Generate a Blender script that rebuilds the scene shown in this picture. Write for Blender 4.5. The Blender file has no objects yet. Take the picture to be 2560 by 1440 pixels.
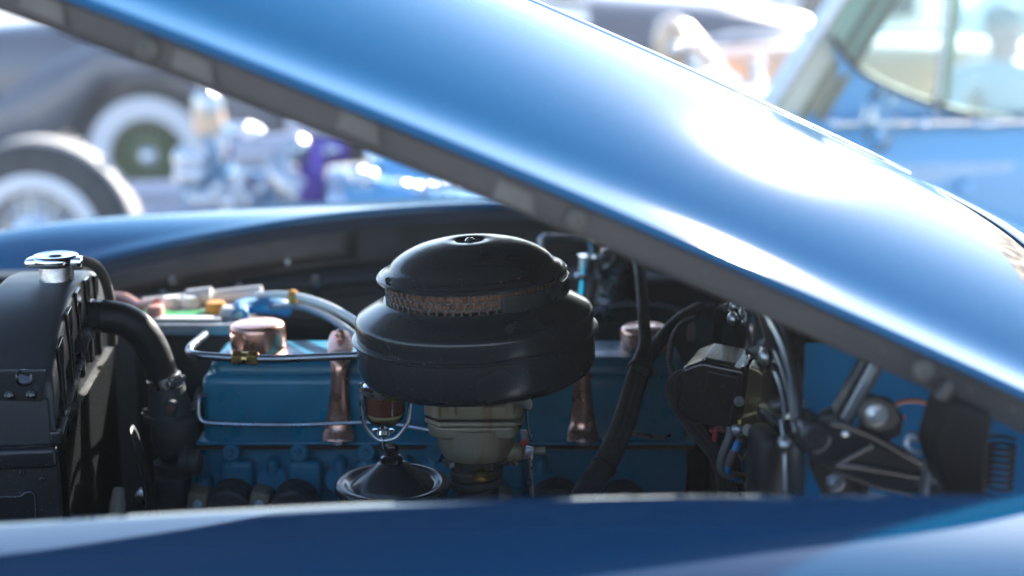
import bpy, bmesh, math, random
from mathutils import Vector, Matrix, Euler
random.seed(7)
R = math.radians
scene = bpy.context.scene
COL = scene.collection

# ------------------------------------------------------------------ camera
PITCH, FPX, DIST = R(13), 3555.56, 1.46
CY, CZ = -DIST*math.cos(PITCH), 0.95 + DIST*math.sin(PITCH)
cam = bpy.data.cameras.new('camera'); co = bpy.data.objects.new('camera', cam); COL.objects.link(co)
co.location = (0, CY, CZ); co.rotation_euler = (math.pi/2 - PITCH, 0, 0)
cam.lens = 50; cam.sensor_width = 36; cam.clip_start = .02; cam.clip_end = 600
cam.dof.use_dof = True; cam.dof.focus_distance = 1.43; cam.dof.aperture_fstop = 2.3
scene.camera = co

# ------------------------------------------------------------------ sky, sun, exposure
SUN_DIR = Vector((0.42, 0.81, 0.41)).normalized()      # towards the sun: low behind the car, to the right
elev = math.asin(SUN_DIR.z); azi = math.atan2(SUN_DIR.x, SUN_DIR.y)
w = bpy.data.worlds.new('World'); scene.world = w; w.use_nodes = True
nt = w.node_tree; nt.nodes.clear()
sky = nt.nodes.new('ShaderNodeTexSky'); sky.sky_type = 'NISHITA'; sky.sun_disc = False
sky.sun_elevation = elev; sky.sun_rotation = azi; sky.air_density = 1.0; sky.dust_density = .3; sky.ozone_density = 3.0
bg = nt.nodes.new('ShaderNodeBackground'); bg.inputs[1].default_value = 0.12
wo = nt.nodes.new('ShaderNodeOutputWorld')
nt.links.new(sky.outputs[0], bg.inputs[0]); nt.links.new(bg.outputs[0], wo.inputs[0])
sl = bpy.data.lights.new('sun', 'SUN'); sl.energy = 5; sl.angle = R(.6); sl.color = (1, .94, .86)
so = bpy.data.objects.new('sun', sl); COL.objects.link(so); so.location = (4, 8, 12)
so.rotation_euler = SUN_DIR.to_track_quat('Z', 'Y').to_euler()
scene.view_settings.view_transform = 'Standard'; scene.view_settings.look = 'None'
scene.view_settings.exposure = 1.92; scene.view_settings.gamma = 1
scene.render.engine = 'CYCLES'
cy = scene.cycles
cy.use_denoising = True; cy.max_bounces = 8; cy.transparent_max_bounces = 12
cy.sample_clamp_indirect = 8; cy.sample_clamp_direct = 0; cy.blur_glossy = .3; cy.caustics_reflective = False; cy.caustics_refractive = False

# ------------------------------------------------------------------ helpers
def P(px, py, Y):
    """the point of the plane y=Y that the photograph shows at pixel (px,py)"""
    a = (px-1280)/FPX; b = (720-py)/FPX
    d = Vector((a, math.cos(PITCH)+b*math.sin(PITCH), -math.sin(PITCH)+b*math.cos(PITCH)))
    return Vector((0, CY, CZ)) + d*((Y-CY)/d.y)
def PX(px, py, X):
    a = (px-1280)/FPX; b = (720-py)/FPX
    d = Vector((a, math.cos(PITCH)+b*math.sin(PITCH), -math.sin(PITCH)+b*math.cos(PITCH)))
    return Vector((0, CY, CZ)) + d*(X/d.x)
def S(Y):                        # metres per photo pixel near y=Y
    return ((Y-CY)/math.cos(PITCH))/FPX
V = Vector

def srgb(r, g, b):
    f = lambda c: (c/255/12.92 if c/255 <= .04045 else ((c/255+.055)/1.055)**2.4)
    return (f(r), f(g), f(b))

def mat(name, col, rough=.5, metal=0., coat=0., crough=.05, var=.12, vscale=40, bump=0., bscale=200, rvar=.1, spec=.5, col2=None, thresh=None, stretch=None, aniso=0, trans=0, ior=1.45, dust=0.):
    """principled material with noise in colour and gloss (and relief)"""
    m = bpy.data.materials.new(name); m.use_nodes = True
    n = m.node_tree.nodes; L = m.node_tree.links
    b = n['Principled BSDF']
    b.inputs['Metallic'].default_value = metal; b.inputs['Roughness'].default_value = rough
    b.inputs['Coat Weight'].default_value = coat; b.inputs['Coat Roughness'].default_value = crough
    b.inputs['Specular IOR Level'].default_value = spec; b.inputs['IOR'].default_value = ior
    if trans: b.inputs['Transmission Weight'].default_value = trans
    tc = n.new('ShaderNodeTexCoord'); src = tc.outputs['Object']
    if stretch:
        mp = n.new('ShaderNodeMapping'); mp.inputs['Scale'].default_value = stretch
        L.new(src, mp.inputs[0]); src = mp.outputs[0]
    nz = n.new('ShaderNodeTexNoise'); nz.inputs['Scale'].default_value = vscale; nz.inputs['Detail'].default_value = 5
    L.new(src, nz.inputs['Vector'])
    cr = n.new('ShaderNodeValToRGB'); L.new(nz.outputs[0], cr.inputs[0])
    c2 = col2 or tuple(min(1, c*(1+var)) for c in col); c1 = col if col2 else tuple(c*(1-var) for c in col)
    lo, hi = thresh or (.3, .7)
    cr.color_ramp.elements[0].position = lo; cr.color_ramp.elements[1].position = hi
    cr.color_ramp.elements[0].color = (*c1, 1); cr.color_ramp.elements[1].color = (*c2, 1)
    out = cr.outputs[0]
    if dust:
        d = n.new('ShaderNodeTexNoise'); d.inputs['Scale'].default_value = 500; d.inputs['Detail'].default_value = 1; L.new(tc.outputs['Object'], d.inputs['Vector'])
        dr = n.new('ShaderNodeValToRGB'); dr.color_ramp.elements[0].position = .72; dr.color_ramp.elements[1].position = .78; L.new(d.outputs[0], dr.inputs[0])
        mu = n.new('ShaderNodeMath'); mu.operation = 'MULTIPLY'; mu.inputs[1].default_value = dust; L.new(dr.outputs[0], mu.inputs[0])
        mx = n.new('ShaderNodeMixRGB'); mx.inputs[2].default_value = (.45, .43, .4, 1); L.new(mu.outputs[0], mx.inputs[0]); L.new(out, mx.inputs[1]); out = mx.outputs[0]
    L.new(out, b.inputs['Base Color'])
    if rvar:
        nr = n.new('ShaderNodeTexNoise'); nr.inputs['Scale'].default_value = vscale*1.7; nr.inputs['Detail'].default_value = 6; L.new(src, nr.inputs['Vector'])
        mr = n.new('ShaderNodeMapRange'); mr.inputs[1].default_value = .3; mr.inputs[2].default_value = .7
        mr.inputs[3].default_value = max(.02, rough*(1-rvar*2)); mr.inputs[4].default_value = min(1, rough*(1+rvar*2)+.01)
        L.new(nr.outputs[0], mr.inputs[0]); L.new(mr.outputs[0], b.inputs['Roughness'])
    if bump:
        nb = n.new('ShaderNodeTexNoise'); nb.inputs['Scale'].default_value = bscale; nb.inputs['Detail'].default_value = 4; L.new(src, nb.inputs['Vector'])
        bp = n.new('ShaderNodeBump'); bp.inputs['Strength'].default_value = bump; bp.inputs['Distance'].default_value = .002
        L.new(nb.outputs[0], bp.inputs['Height']); L.new(bp.outputs[0], b.inputs['Normal'])
    return m

def wave_bump(m, scale, strength, direction='DIAGONAL', dist=.001, stretch=(1, 1, 1)):
    n = m.node_tree.nodes; L = m.node_tree.links; b = n['Principled BSDF']
    tc = n.new('ShaderNodeTexCoord'); mp = n.new('ShaderNodeMapping'); mp.inputs['Scale'].default_value = stretch
    wv = n.new('ShaderNodeTexWave'); wv.bands_direction = direction; wv.inputs['Scale'].default_value = scale; wv.inputs['Distortion'].default_value = 1
    bp = n.new('ShaderNodeBump'); bp.inputs['Strength'].default_value = strength; bp.inputs['Distance'].default_value = dist
    L.new(tc.outputs['Object'], mp.inputs[0]); L.new(mp.outputs[0], wv.inputs['Vector']); L.new(wv.outputs[0], bp.inputs['Height']); L.new(bp.outputs[0], b.inputs['Normal'])
    return m

class MB:
    def __init__(s): s.v = []; s.f = []
    def add(s, vs, fs):
        o = len(s.v); s.v += [Vector(v) for v in vs]; s.f += [tuple(i+o for i in f) for f in fs]; return s
    def box(s, c, size, rot=None, bev=0, seg=2):
        bm = bmesh.new(); bmesh.ops.create_cube(bm, size=1)
        bmesh.ops.scale(bm, vec=size, verts=bm.verts)
        if bev: bmesh.ops.bevel(bm, geom=list(bm.edges), offset=bev, segments=seg, profile=.5, affect='EDGES')
        M = Matrix.Translation(c) @ (Euler(rot).to_matrix().to_4x4() if rot else Matrix())
        bm.verts.index_update()
        s.add([M @ v.co for v in bm.verts], [[v.index for v in f.verts] for f in bm.faces]); bm.free(); return s
    def lathe(s, prof, o, axis=(0, 0, 1), n=48, a0=0, a1=360, capends=True):
        q = V((0, 0, 1)).rotation_difference(V(axis).normalized()); full = abs(a1-a0) >= 359.9
        cols = n if full else n+1
        vs = []; fs = []
        for (r, z) in prof:
            for i in range(cols):
                t = R(a0+(a1-a0)*i/n)
                vs.append(V(o) + q @ V((r*math.cos(t), r*math.sin(t), z)))
        for k in range(len(prof)-1):
            for i in range(n):
                j = (i+1) % cols
                fs.append((k*cols+i, k*cols+j, (k+1)*cols+j, (k+1)*cols+i))
        if full and capends:
            if prof[0][0] > 1e-5: fs.append(tuple(reversed(range(cols))))
            if prof[-1][0] > 1e-5: fs.append(tuple((len(prof)-1)*cols+i for i in range(cols)))
        return s.add(vs, fs)
    def tube(s, pts, r, n=10, sub=4, cap=True, flat=None):
        pts = [V(p) for p in pts]; rs = r if isinstance(r, (list, tuple)) else [r]*len(pts)
        P_, R_ = [], []
        if sub > 1 and len(pts) > 2:
            for i in range(len(pts)-1):
                p0 = pts[max(i-1, 0)]; p1 = pts[i]; p2 = pts[i+1]; p3 = pts[min(i+2, len(pts)-1)]
                for k in range(sub):
                    t = k/sub
                    P_.append(.5*((2*p1)+(p2-p0)*t+(2*p0-5*p1+4*p2-p3)*t*t+(3*p1-p0-3*p2+p3)*t**3)); R_.append(rs[i]+(rs[i+1]-rs[i])*t)
            P_.append(pts[-1]); R_.append(rs[-1])
        else: P_, R_ = pts, rs
        T = [(P_[min(i+1, len(P_)-1)]-P_[max(i-1, 0)]).normalized() for i in range(len(P_))]
        up = V((0, 0, 1)) if abs(T[0].z) < .9 else V((0, 1, 0))
        nrm = (up - T[0]*up.dot(T[0])).normalized(); vs = []; fs = []
        for i, p in enumerate(P_):
            if i:
                nrm = (nrm - T[i]*nrm.dot(T[i])).normalized()
            bn = T[i].cross(nrm)
            for k in range(n):
                a = 2*math.pi*k/n
                fx, fy = flat or (1, 1)
                vs.append(p + nrm*math.cos(a)*R_[i]*fx + bn*math.sin(a)*R_[i]*fy)
        for i in range(len(P_)-1):
            for k in range(n):
                j = (k+1) % n; fs.append((i*n+k, i*n+j, (i+1)*n+j, (i+1)*n+k))
        if cap: fs.append(tuple(reversed(range(n)))); fs.append(tuple((len(P_)-1)*n+k for k in range(n)))
        return s.add(vs, fs)
    def plate(s, poly, th):
        """extrude polygon (3D points) by vector th"""
        n = len(poly); th = V(th); poly = [V(p) for p in poly]
        fs = [tuple(range(n)), tuple(reversed(range(n, 2*n)))]
        fs += [((i+1) % n, i, n+i, n+(i+1) % n) for i in range(n)]
        return s.add(poly+[p+th for p in poly], fs)
    def grid(s, rows, closed=False):
        m = len(rows[0]); vs = [p for r in rows for p in r]; fs = []
        for i in range(len(rows)-1):
            for k in range(m if closed else m-1):
                j = (k+1) % m; fs.append((i*m+k, i*m+j, (i+1)*m+j, (i+1)*m+k))
        return s.add(vs, fs)
    def loft(s, rings):
        s.grid(rings, True); m = len(rings[0]); b = len(s.v)-m*len(rings)
        s.f.append(tuple(b+i for i in reversed(range(m)))); s.f.append(tuple(b+m*(len(rings)-1)+i for i in range(m))); return s
    def ball(s, c, r, n=16, sq=(1, 1, 1)):
        vs = []; k = n//2
        rows = [[V(c)+V((r*sq[0]*math.sin(math.pi*i/k)*math.cos(2*math.pi*j/n), r*sq[1]*math.sin(math.pi*i/k)*math.sin(2*math.pi*j/n), r*sq[2]*math.cos(math.pi*i/k))) for j in range(n)] for i in range(k+1)]
        return s.grid(rows, True)

ORIG = {}
def thing(name, label, cat, loc, group=None):
    o = bpy.data.objects.new(name, None); COL.objects.link(o); o.location = loc; o.empty_display_size = .05
    o['label'] = label; o['category'] = cat
    if group: o['group'] = group
    ORIG[o.name] = V(loc); return o
def obj(name, mb, m, parent=None, bevel=0, seg=2, subsurf=0, label=None, sharp=32, solid=0, loc=None, kind=None):
    org = ORIG[parent.name] if parent else (V(loc) if loc else V((0, 0, 0)))
    me = bpy.data.meshes.new(name); me.from_pydata([tuple(v-org) for v in mb.v], [], mb.f)
    bm = bmesh.new(); bm.from_mesh(me)
    bmesh.ops.remove_doubles(bm, verts=bm.verts, dist=1e-6)
    bmesh.ops.recalc_face_normals(bm, faces=bm.faces); bm.to_mesh(me); bm.free()
    me.shade_smooth(); me.set_sharp_from_angle(angle=R(sharp))
    me.materials.append(m)
    o = bpy.data.objects.new(name, me); COL.objects.link(o)
    if parent: o.parent = parent
    else: o.location = org
    ORIG[o.name] = org
    if solid: q = o.modifiers.new('solid', 'SOLIDIFY'); q.thickness = solid; q.offset = 0
    if bevel:
        q = o.modifiers.new('bevel', 'BEVEL'); q.width = bevel; q.segments = seg; q.limit_method = 'ANGLE'; q.angle_limit = R(35); q.harden_normals = True
    if subsurf: q = o.modifiers.new('sub', 'SUBSURF'); q.levels = q.render_levels = subsurf
    if label: o['label'] = label
    if kind: o['kind'] = kind
    return o
def top(name, mb, m, label, cat, loc, group=None, **k):
    o = obj(name, mb, m, None, loc=loc, **k); o['label'] = label; o['category'] = cat
    if group: o['group'] = group
    return o
MESHES = {}
def placed(name, key, build, m, parent, pos, axis=(0, 0, 1), scale=1., spin=0):
    """copy of a shared small mesh, standing at pos along axis"""
    kk = (key, m.name)
    if kk not in MESHES:
        mb = MB(); build(mb); o0 = obj(name, mb, m, None); MESHES[kk] = o0.data; bpy.data.objects.remove(o0)
    o = bpy.data.objects.new(name, MESHES[kk]); COL.objects.link(o)
    o.parent = parent; o.location = V(pos)-ORIG[parent.name]
    o.rotation_euler = (V((0, 0, 1)).rotation_difference(V(axis).normalized()) @ Euler((0, 0, spin)).to_quaternion()).to_euler()
    o.scale = (scale,)*3; ORIG[o.name] = ORIG[parent.name]
    return o
def hexbolt(mb):                  # unit bolt: 1 m across the washer
    mb.lathe([(.5, 0), (.5, .08), (.47, .1), (.3, .1)], (0, 0, 0), n=20); mb.lathe([(.36, .1), (.36, .38), (.3, .44), (0, .44)], (0, 0, 0), n=6)
def panscrew(mb):
    mb.lathe([(.5, 0), (.5, .06), (.42, .22), (.26, .32), (.16, .35), (.15, .22), (0, .22)], (0, 0, 0), n=20)
    mb.box((0, 0, .335), (.5, .07, .06)); mb.box((0, 0, .335), (.07, .5, .06))
def slotscrew(mb):
    mb.lathe([(.5, 0), (.5, .18), (.43, .28), (.09, .30)], (0, 0, 0), n=20)
    mb.box((0, .2, .29), (.8, .25, .05)); mb.box((0, -.2, .29), (.8, .25, .05))
def rubber(mb):
    mb.lathe([(.5, 0), (.5, .2), (.42, .36), (.25, .42), (.2, .3), (0, .3)], (0, 0, 0), n=24)
def bolt(parent, pos, axis, size, m, kind='hex', name='bolt', spin=0):
    f = {'hex': hexbolt, 'pan': panscrew, 'slot': slotscrew, 'rub': rubber}[kind]
    return placed(name, kind, f, m, parent, pos, axis, size, spin)

# ------------------------------------------------------------------ materials
def car_paint(name, base, flake, rough=.32, cr=.035, dust=0., ior=1.48, cw=1.):
    m = mat(name, base, rough, .0, cw, cr, var=.05, vscale=3, rvar=.03, dust=dust)
    b = m.node_tree.nodes['Principled BSDF']; b.inputs['Metallic'].default_value = flake; b.inputs['Specular IOR Level'].default_value = 0; b.inputs['Coat IOR'].default_value = ior
    return m
M = {}
M['blue'] = car_paint('shaded_blue_car_paint', (.0001, .052, .118), .0, .42, .02, .1, 1.55)  # same car blue darkened: the near fender's shade put into the colour
M['blue_sunlit'] = car_paint('sunlit_blue_car_paint', (.0001, .094, .215), .0, .42, .10, .3, 1.5, .75)  # lighter copy of the same blue for panels in sun and sky light
M['blue_in'] = mat('light_blue_trim_paint', (.06, .27, .55), .4, 0, .4, .1, vscale=6)
M['black_paint'] = mat('satin_black_enamel', (.020, .0225, .026), .25, 0, .3, .10, var=.08, vscale=14, rvar=.05, dust=.2, bump=.008, bscale=40)
M['black_gloss'] = mat('gloss_black_enamel', (.008, .008, .009), .15, 0, .6, .05, var=.2, vscale=20, rvar=.15, dust=.2, bump=.05, bscale=40)
M['black_matte'] = mat('dull_black_paint', (.014, .0145, .016), .5, 0, 0, var=.25, vscale=25, bump=.1, bscale=150, dust=.3)
M['bay'] = mat('dusty_dark_bay_paint', (.012, .0125, .014), .5, 0, 0, var=.35, vscale=9, bump=.15, bscale=60, col2=(.03, .024, .02), thresh=(.45, .75))
M['flange'] = mat('primer_grey_brown_paint', (.055, .048, .045), .38, 0, .1, .2, var=.18, vscale=14, bump=.08, bscale=90)
M['pad'] = mat('grey_felt_pad', (.13, .115, .10), .75, 0, 0, var=.15, vscale=40, bump=.3, bscale=300)
M['rubber'] = mat('black_rubber', (.014, .015, .017), .48, 0, 0, var=.2, vscale=60, bump=.15, bscale=350, spec=.4)
M['rubber_grey'] = mat('worn_grey_rubber', (.10, .09, .075), .6, 0, 0, var=.2, vscale=60)
M['hose'] = wave_bump(mat('woven_black_hose', (.012, .014, .017), .42, 0, 0, var=.25, vscale=50, spec=.5), 140, .35, 'DIAGONAL', .0006)
M['loom'] = wave_bump(mat('cloth_wrapped_loom', (.022, .024, .027), .55, 0, 0, var=.3, vscale=70, spec=.4), 160, .5, 'Z', .0008)
M['chrome'] = mat('chrome_plate', (.75, .76, .78), .1, 1, 0, var=.06, vscale=30, rvar=.2)
M['mirror'] = mat('mirror_chrome', (.85, .86, .88), .24, 1, 0, var=.03, vscale=30, rvar=.1)
M['chrome_soft'] = mat('brushed_bright_metal', (.6, .61, .63), .28, 1, 0, var=.1, vscale=60, rvar=.2, bump=.05, bscale=200)
M['zinc'] = mat('zinc_plated_steel', (.42, .44, .46), .34, 1, 0, var=.15, vscale=60, rvar=.25, bump=.08, bscale=180)
M['steel_tube'] = mat('steel_line', (.30, .33, .37), .33, 1, 0, var=.12, vscale=40, rvar=.2)
M['copper'] = mat('polished_copper', (.86, .48, .37), .28, .92, 0, var=.05, vscale=30, rvar=.12, bump=.02, bscale=40, col2=(.90, .52, .41))
M['copper_wire'] = mat('copper_wool', (.95, .40, .24), .35, .6, 0, var=.3, vscale=300, rvar=.2)
M['brass'] = mat('brass', (.55, .38, .14), .3, 1, 0, var=.15, vscale=60, rvar=.2)
M['gold'] = mat('gold_passivated_steel', (.30, .225, .13), .2, 1, 0, var=.25, vscale=25, rvar=.2, col2=(.34, .28, .16))
M['clamp'] = mat('clamp_band_enamel', (.045, .047, .048), .25, .2, .3, var=.1)
M['engine'] = mat('engine_blue_enamel', (.002, .21, .36), .34, 0, .3, .15, var=.14, vscale=30, bump=.12, bscale=110, rvar=.15, dust=.12)
M['engine_cast'] = mat('engine_blue_over_cast_iron', (.002, .20, .34), .42, 0, .15, .2, vscale=38, bump=.5, bscale=130, rvar=.2, col2=(.02, .10, .15), thresh=(.55, .8))
M['cast'] = mat('bare_cast_iron', (.045, .05, .055), .55, .3, 0, var=.3, vscale=60, bump=.5, bscale=160, col2=(.075, .075, .075))
M['cast_rust'] = mat('cast_housing_with_rust', (.06, .068, .075), .5, .3, 0, vscale=38, bump=.5, bscale=140, col2=(.20, .085, .04), thresh=(.60, .72))
M['carb'] = mat('stained_zinc_casting', (.31, .27, .19), .5, .45, 0, vscale=16, bump=.25, bscale=160, col2=(.20, .10, .035), thresh=(.52, .72), stretch=(3.2, 3.2, .45))
M['carb_dark'] = mat('oily_dark_casting', (.055, .055, .052), .45, .3, 0, var=.3, vscale=40, bump=.4, bscale=150, col2=(.11, .085, .06))
M['gasket'] = mat('gasket_edge', (.02, .016, .014), .7, 0, 0, col2=(.035, .022, .018), vscale=90)
M['core'] = mat('radiator_fin_metal', (.022, .026, .03), .5, .3, 0, var=.25, vscale=150)
M['red'] = mat('red_plastic', (.5, .03, .03), .4, 0, 0)
M['orange'] = mat('orange_plastic', (.7, .30, .03), .4, 0, 0)
M['green'] = mat('green_label', (.05, .32, .10), .45, 0, 0)
M['white'] = mat('white_plastic', (.74, .74, .72), .35, 0, .2, var=.04)
M['wire_grey'] = mat('grey_wire_insulation', (.085, .08, .078), .42, 0, 0)
M['wire_blue'] = mat('blue_wire_insulation', (.01, .20, .5), .4, 0, 0)
M['wire_maroon'] = mat('maroon_heat_shrink', (.085, .055, .06), .5, 0, 0)
M['filter_el'] = mat('pleated_maroon_element', (.27, .09, .08), .6, 0, 0, var=.15, vscale=60)
M['rad_paint'] = mat('satin_radiator_black', (.032, .037, .043), .4, 0, .1, .3, var=.12, vscale=12, rvar=.06, bump=.03, bscale=60, dust=.2)
M['tan'] = mat('tan_garnish_paint', (.75, .64, .46), .4, 0, .3, .1, var=.1, vscale=12)
M['lettering'] = mat('stamped_cream_lettering', (.75, .66, .55), .5)
M['tyre'] = mat('tyre_rubber', (.06, .058, .058), .6, 0, 0, var=.3, vscale=30, bump=.2, bscale=80)
M['whitewall'] = mat('whitewall_rubber', (.82, .8, .8), .5, 0, 0, var=.04, vscale=10)
M['concrete'] = mat('pale_concrete', (.54, .53, .51), .8, 0, 0, var=.12, vscale=.8, bump=.2, bscale=30)
M['grass'] = mat('lawn_green', (.05, .10, .03), .9, 0, 0, var=.4, vscale=1.5)
def glass_mat(name, tint, refl=1.0):
    m = bpy.data.materials.new(name); m.use_nodes = True; n = m.node_tree.nodes; L = m.node_tree.links
    n.remove(n['Principled BSDF']); out = n['Material Output']
    t = n.new('ShaderNodeBsdfTransparent'); t.inputs[0].default_value = (*tint, 1)
    g = n.new('ShaderNodeBsdfGlossy'); g.inputs['Roughness'].default_value = .02
    fr = n.new('ShaderNodeFresnel'); fr.inputs[0].default_value = 1.5
    nz = n.new('ShaderNodeTexNoise'); nz.inputs['Scale'].default_value = 4
    ma = n.new('ShaderNodeMath'); ma.operation = 'MULTIPLY_ADD'; ma.inputs[1].default_value = .02; L.new(nz.outputs[0], ma.inputs[0]); L.new(fr.outputs[0], ma.inputs[2])
    mx = n.new('ShaderNodeMixShader'); L.new(ma.outputs[0], mx.inputs[0]); L.new(t.outputs[0], mx.inputs[1]); L.new(g.outputs[0], mx.inputs[2]); L.new(mx.outputs[0], out.inputs[0])
    return m
M['glass'] = glass_mat('clear_glass', (.93, .97, .96))
M['bowl_glass'] = glass_mat('fuel_bowl_glass', (.88, .86, .76))
# ------------------------------------------------------------------ the setting
g = MB(); g.grid([[V((x, y, 0)) for x in (-200, -60, -20, 0, 20, 60, 200)] for y in (-60, -20, -5, 5, 20, 50)])
gr = obj('pavement', g, M['concrete']); gr['kind'] = 'structure'
g = MB(); g.grid([[V((x, y, .02)) for x in (-300, 0, 300)] for y in (46, 100, 300)])
gr = obj('lawn', g, M['grass']); gr['kind'] = 'structure'

# ------------------------------------------------------------------ the blue car
car = thing('vintage_car', 'blue vintage car in the foreground with its hood raised over the engine bay', 'car', (0, .12, 0))
def zE(X): return 1.1284 - .4174*X - .064*X*X
def rise(X): return .116
def sstep(a, b_, x): t = max(0, min(1, (x-a)/(b_-a))); return t*t*(3-2*t)
HW = .538; PROF = [0.]                                # crown profile: flared edge, steep shoulder, flat crown
for i in range(400):
    q_ = (i+.5)/400*HW; PROF.append(PROF[-1] + (.20 + (1.02*(1-q_/HW)**2.0-.20)*sstep(.018, .075, q_)))
PROF = [p/PROF[-1] for p in PROF]
def hoodz(X, Y):                                    # outer skin, mirrored about y=.12
    d = HW-abs(Y-.12); t = max(0, min(399.999, d/HW*400)); i = int(t)
    return zE(X) + .0075 + (rise(X)-.0075)*(PROF[i]+(PROF[i+1]-PROF[i])*(t-i))
def hood_section(X, off=0.):
    near = [(-.4195, zE(X)), (-.4212, zE(X)+.002), (-.4210, zE(X)+.0045), (-.4195, zE(X)+.0066), (-.418, zE(X)+.0075)]
    pts = [V((X, y, z)) for y, z in near]
    for i in range(1, 61):
        uu = (i/60)**1.35; Y = -.418+HW*uu; pts.append(V((X, Y, hoodz(X, Y))))
    mirrored = [V((p.x, .24-p.y, p.z)) for p in reversed(pts[:-1])]
    return pts + mirrored
XS = [-1.0+i*1.80/64 for i in range(65)]
def rear(Y): return .418 + .05*math.sqrt((Y-.12)**2+.0004)
_sec = [hood_section(0)[k].y for k in range(len(hood_section(0)))]
def fast_row(t): return [hp_(-1.0+t*(rear(Y)+1.0), k) for k, Y in enumerate(_sec)]
def hp_(x, k):
    Y = _sec[k]; d = HW-abs(Y-.12)
    lip = {0: 0., 1: .002, 2: .0045, 3: .0066, 4: .0075}; kk = min(k, len(_sec)-1-k)
    return V((x, Y, zE(x)+lip[kk])) if kk in lip else V((x, Y, hoodz(x, Y)))
h = MB(); h.grid([fast_row(t/80) for t in range(81)])
hood = obj('hood', h, M['blue_sunlit'], car, sharp=60)
# cowl behind the rear edge of the hood, with its weather strip
ysc = [-.40+i*1.04/52 for i in range(53)]
h = MB(); h.grid([[V((rear(Y)+dx, Y, hoodz(rear(Y)+dx, Y)-dz)) for Y in ysc] for dx, dz in ((-.004, .022), (.0, .010), (.006, .005), (.020, .004), (.044, .004), (.056, .006), (.060, .014))])
obj('weather_strip', h, mat('brown_weather_strip', (.06, .05, .037), .75, 0, 0, bump=.1, bscale=60, spec=.1), car)
h = MB(); h.grid([[V((rear(Y)+.060+dx, Y, hoodz(rear(Y)+.060+dx, Y)-dz+.09*dx*dx)) for Y in ysc] for dx, dz in ((0, .014), (.001, .004), (.006, .001), (.03, 0), (.1, 0), (.2, 0), (.32, 0), (.45, 0))])
obj('cowl', h, M['blue_sunlit'], car, sharp=60)
h = MB()
for sgn in (0, 1):
    rows = []
    for x in XS:
        z = zE(x); sec = [(-.4185, z+.001), (-.414, z-.003), (-.4125, z-.012), (-.4105, z-.024), (-.4065, z-.027), (-.392, z-.026), (-.385, z-.008)]
        rows.append([V((x, .24-y if sgn else y, zz)) for y, zz in sec])
    h = MB(); h.grid(rows); obj('hood_flange', h, M['flange'], hood, sharp=40)
h = MB(); h.grid([[V((x, y, hoodz(x, y)-.016)) for y in [-.385+i*1.01/30 for i in range(31)]] for x in XS[::2]])
obj('hood_liner', h, M['bay'], hood)
# front closing panel of the hood
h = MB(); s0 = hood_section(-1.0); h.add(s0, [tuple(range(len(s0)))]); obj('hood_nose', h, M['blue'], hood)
h = MB()
for i in range(60):
    pass
rows = []
for i in range(50):
    x = -1.0+i*1.436/49; k = min(1, (0.436-x)/.05+.15)
    rows.append([V((x, .12+dy*k, hoodz(x, .12)+dz)) for dy, dz in ((-.006, -.001), (-.005, .002), (0, .0035), (.005, .002), (.006, -.001))])
h.grid(rows); obj('chrome_strip', h, M['chrome'], hood)
h = MB(); h.tube([(x, -.4115, zE(x)-.0225) for x in XS], .0016, 6, 1); obj('folded_seam', h, M['flange'], hood)
for i in range(34):
    x = -.42+i*.033; h = MB(); placed('spot_weld', 'weld', lambda q: q.lathe([(.0028, 0), (.0024, .0005), (.0012, .0), (0, .0001)], (0, 0, 0), n=12), M['flange'], hood, (x, -.4128, zE(x)-.0105), (0, -1, .1))
for px, py in ((372, 122), (1440, 548), (2303, 922)):
    p = P(px, py, -.4125); bolt(hood, p, (0, -1, .05), .017, M['rubber_grey'], 'rub', 'rubber_bumper')
for px, py, wd in ((480, 158, .033), (893, 312, .034), (1283, 486, .034), (105, 10, .035)):
    p = P(px, py, -.413); h = MB(); sl_ = -.42
    a = V((1, 0, sl_)).normalized(); b_ = V((0, 0, 1))
    h.plate([p-a*wd*.5-b_*.009, p+a*wd*.5-b_*.009, p+a*wd*.46+b_*.007, p-a*wd*.34+b_*.007], (0, -.0025, 0))
    h.plate([p+a*wd*.38-b_*.009, p+a*wd*.5-b_*.009, p+a*wd*.46+b_*.007, p+a*wd*.36+b_*.007], (0, -.0042, 0))
    obj('felt_pad', h, M['pad'], hood, bevel=.0012)

def interp(t, x):
    if x <= t[0][0]: a, b_ = t[0], t[1]
    elif x >= t[-1][0]: a, b_ = t[-2], t[-1]
    else:
        for i in range(len(t)-1):
            if t[i][0] <= x <= t[i+1][0]: a, b_ = t[i], t[i+1]; break
    return a[1]+(b_[1]-a[1])*(x-a[0])/(b_[0]-a[0])
def smooth(t, x, r=.12): return sum(interp(t, x+r*(i-4)/4) for i in range(9))/9
NF = [(-1.3, .70), (-.9, .83), (-.6, .882), (-.354, .901), (-.243, .906), (-.121, .914), (.006, .918), (.116, .920), (.353, .920), (.9, .918)]
h = MB(); rows = []
for i in range(70):
    x = -1.25+i*2.15/69; z = smooth(NF, x)
    sec = [(-.492, z-.14), (-.4925, z-.02), (-.4945, z-.006), (-.4975, z-.0015), (-.502, z), (-.515, z+.0006), (-.535, z+.0012), (-.56, z+.0016), (-.58, z+.001), (-.60, z-.0005), (-.63, z-.005), (-.66, z-.012), (-.70, z-.028), (-.74, z-.055), (-.78, z-.10), (-.81, z-.17), (-.825, z-.28), (-.82, z-.5)]
    rows.append([V((x, y, zz)) for y, zz in sec])
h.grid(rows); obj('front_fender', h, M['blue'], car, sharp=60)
FI = [(-1.3, .62), (-1.0, .72), (-.769, .80), (-.732, .816), (-.586, .853), (-.381, .893), (-.243, .914), (0, .928), (.25, .925), (.5, .895), (.9, .875)]
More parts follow.
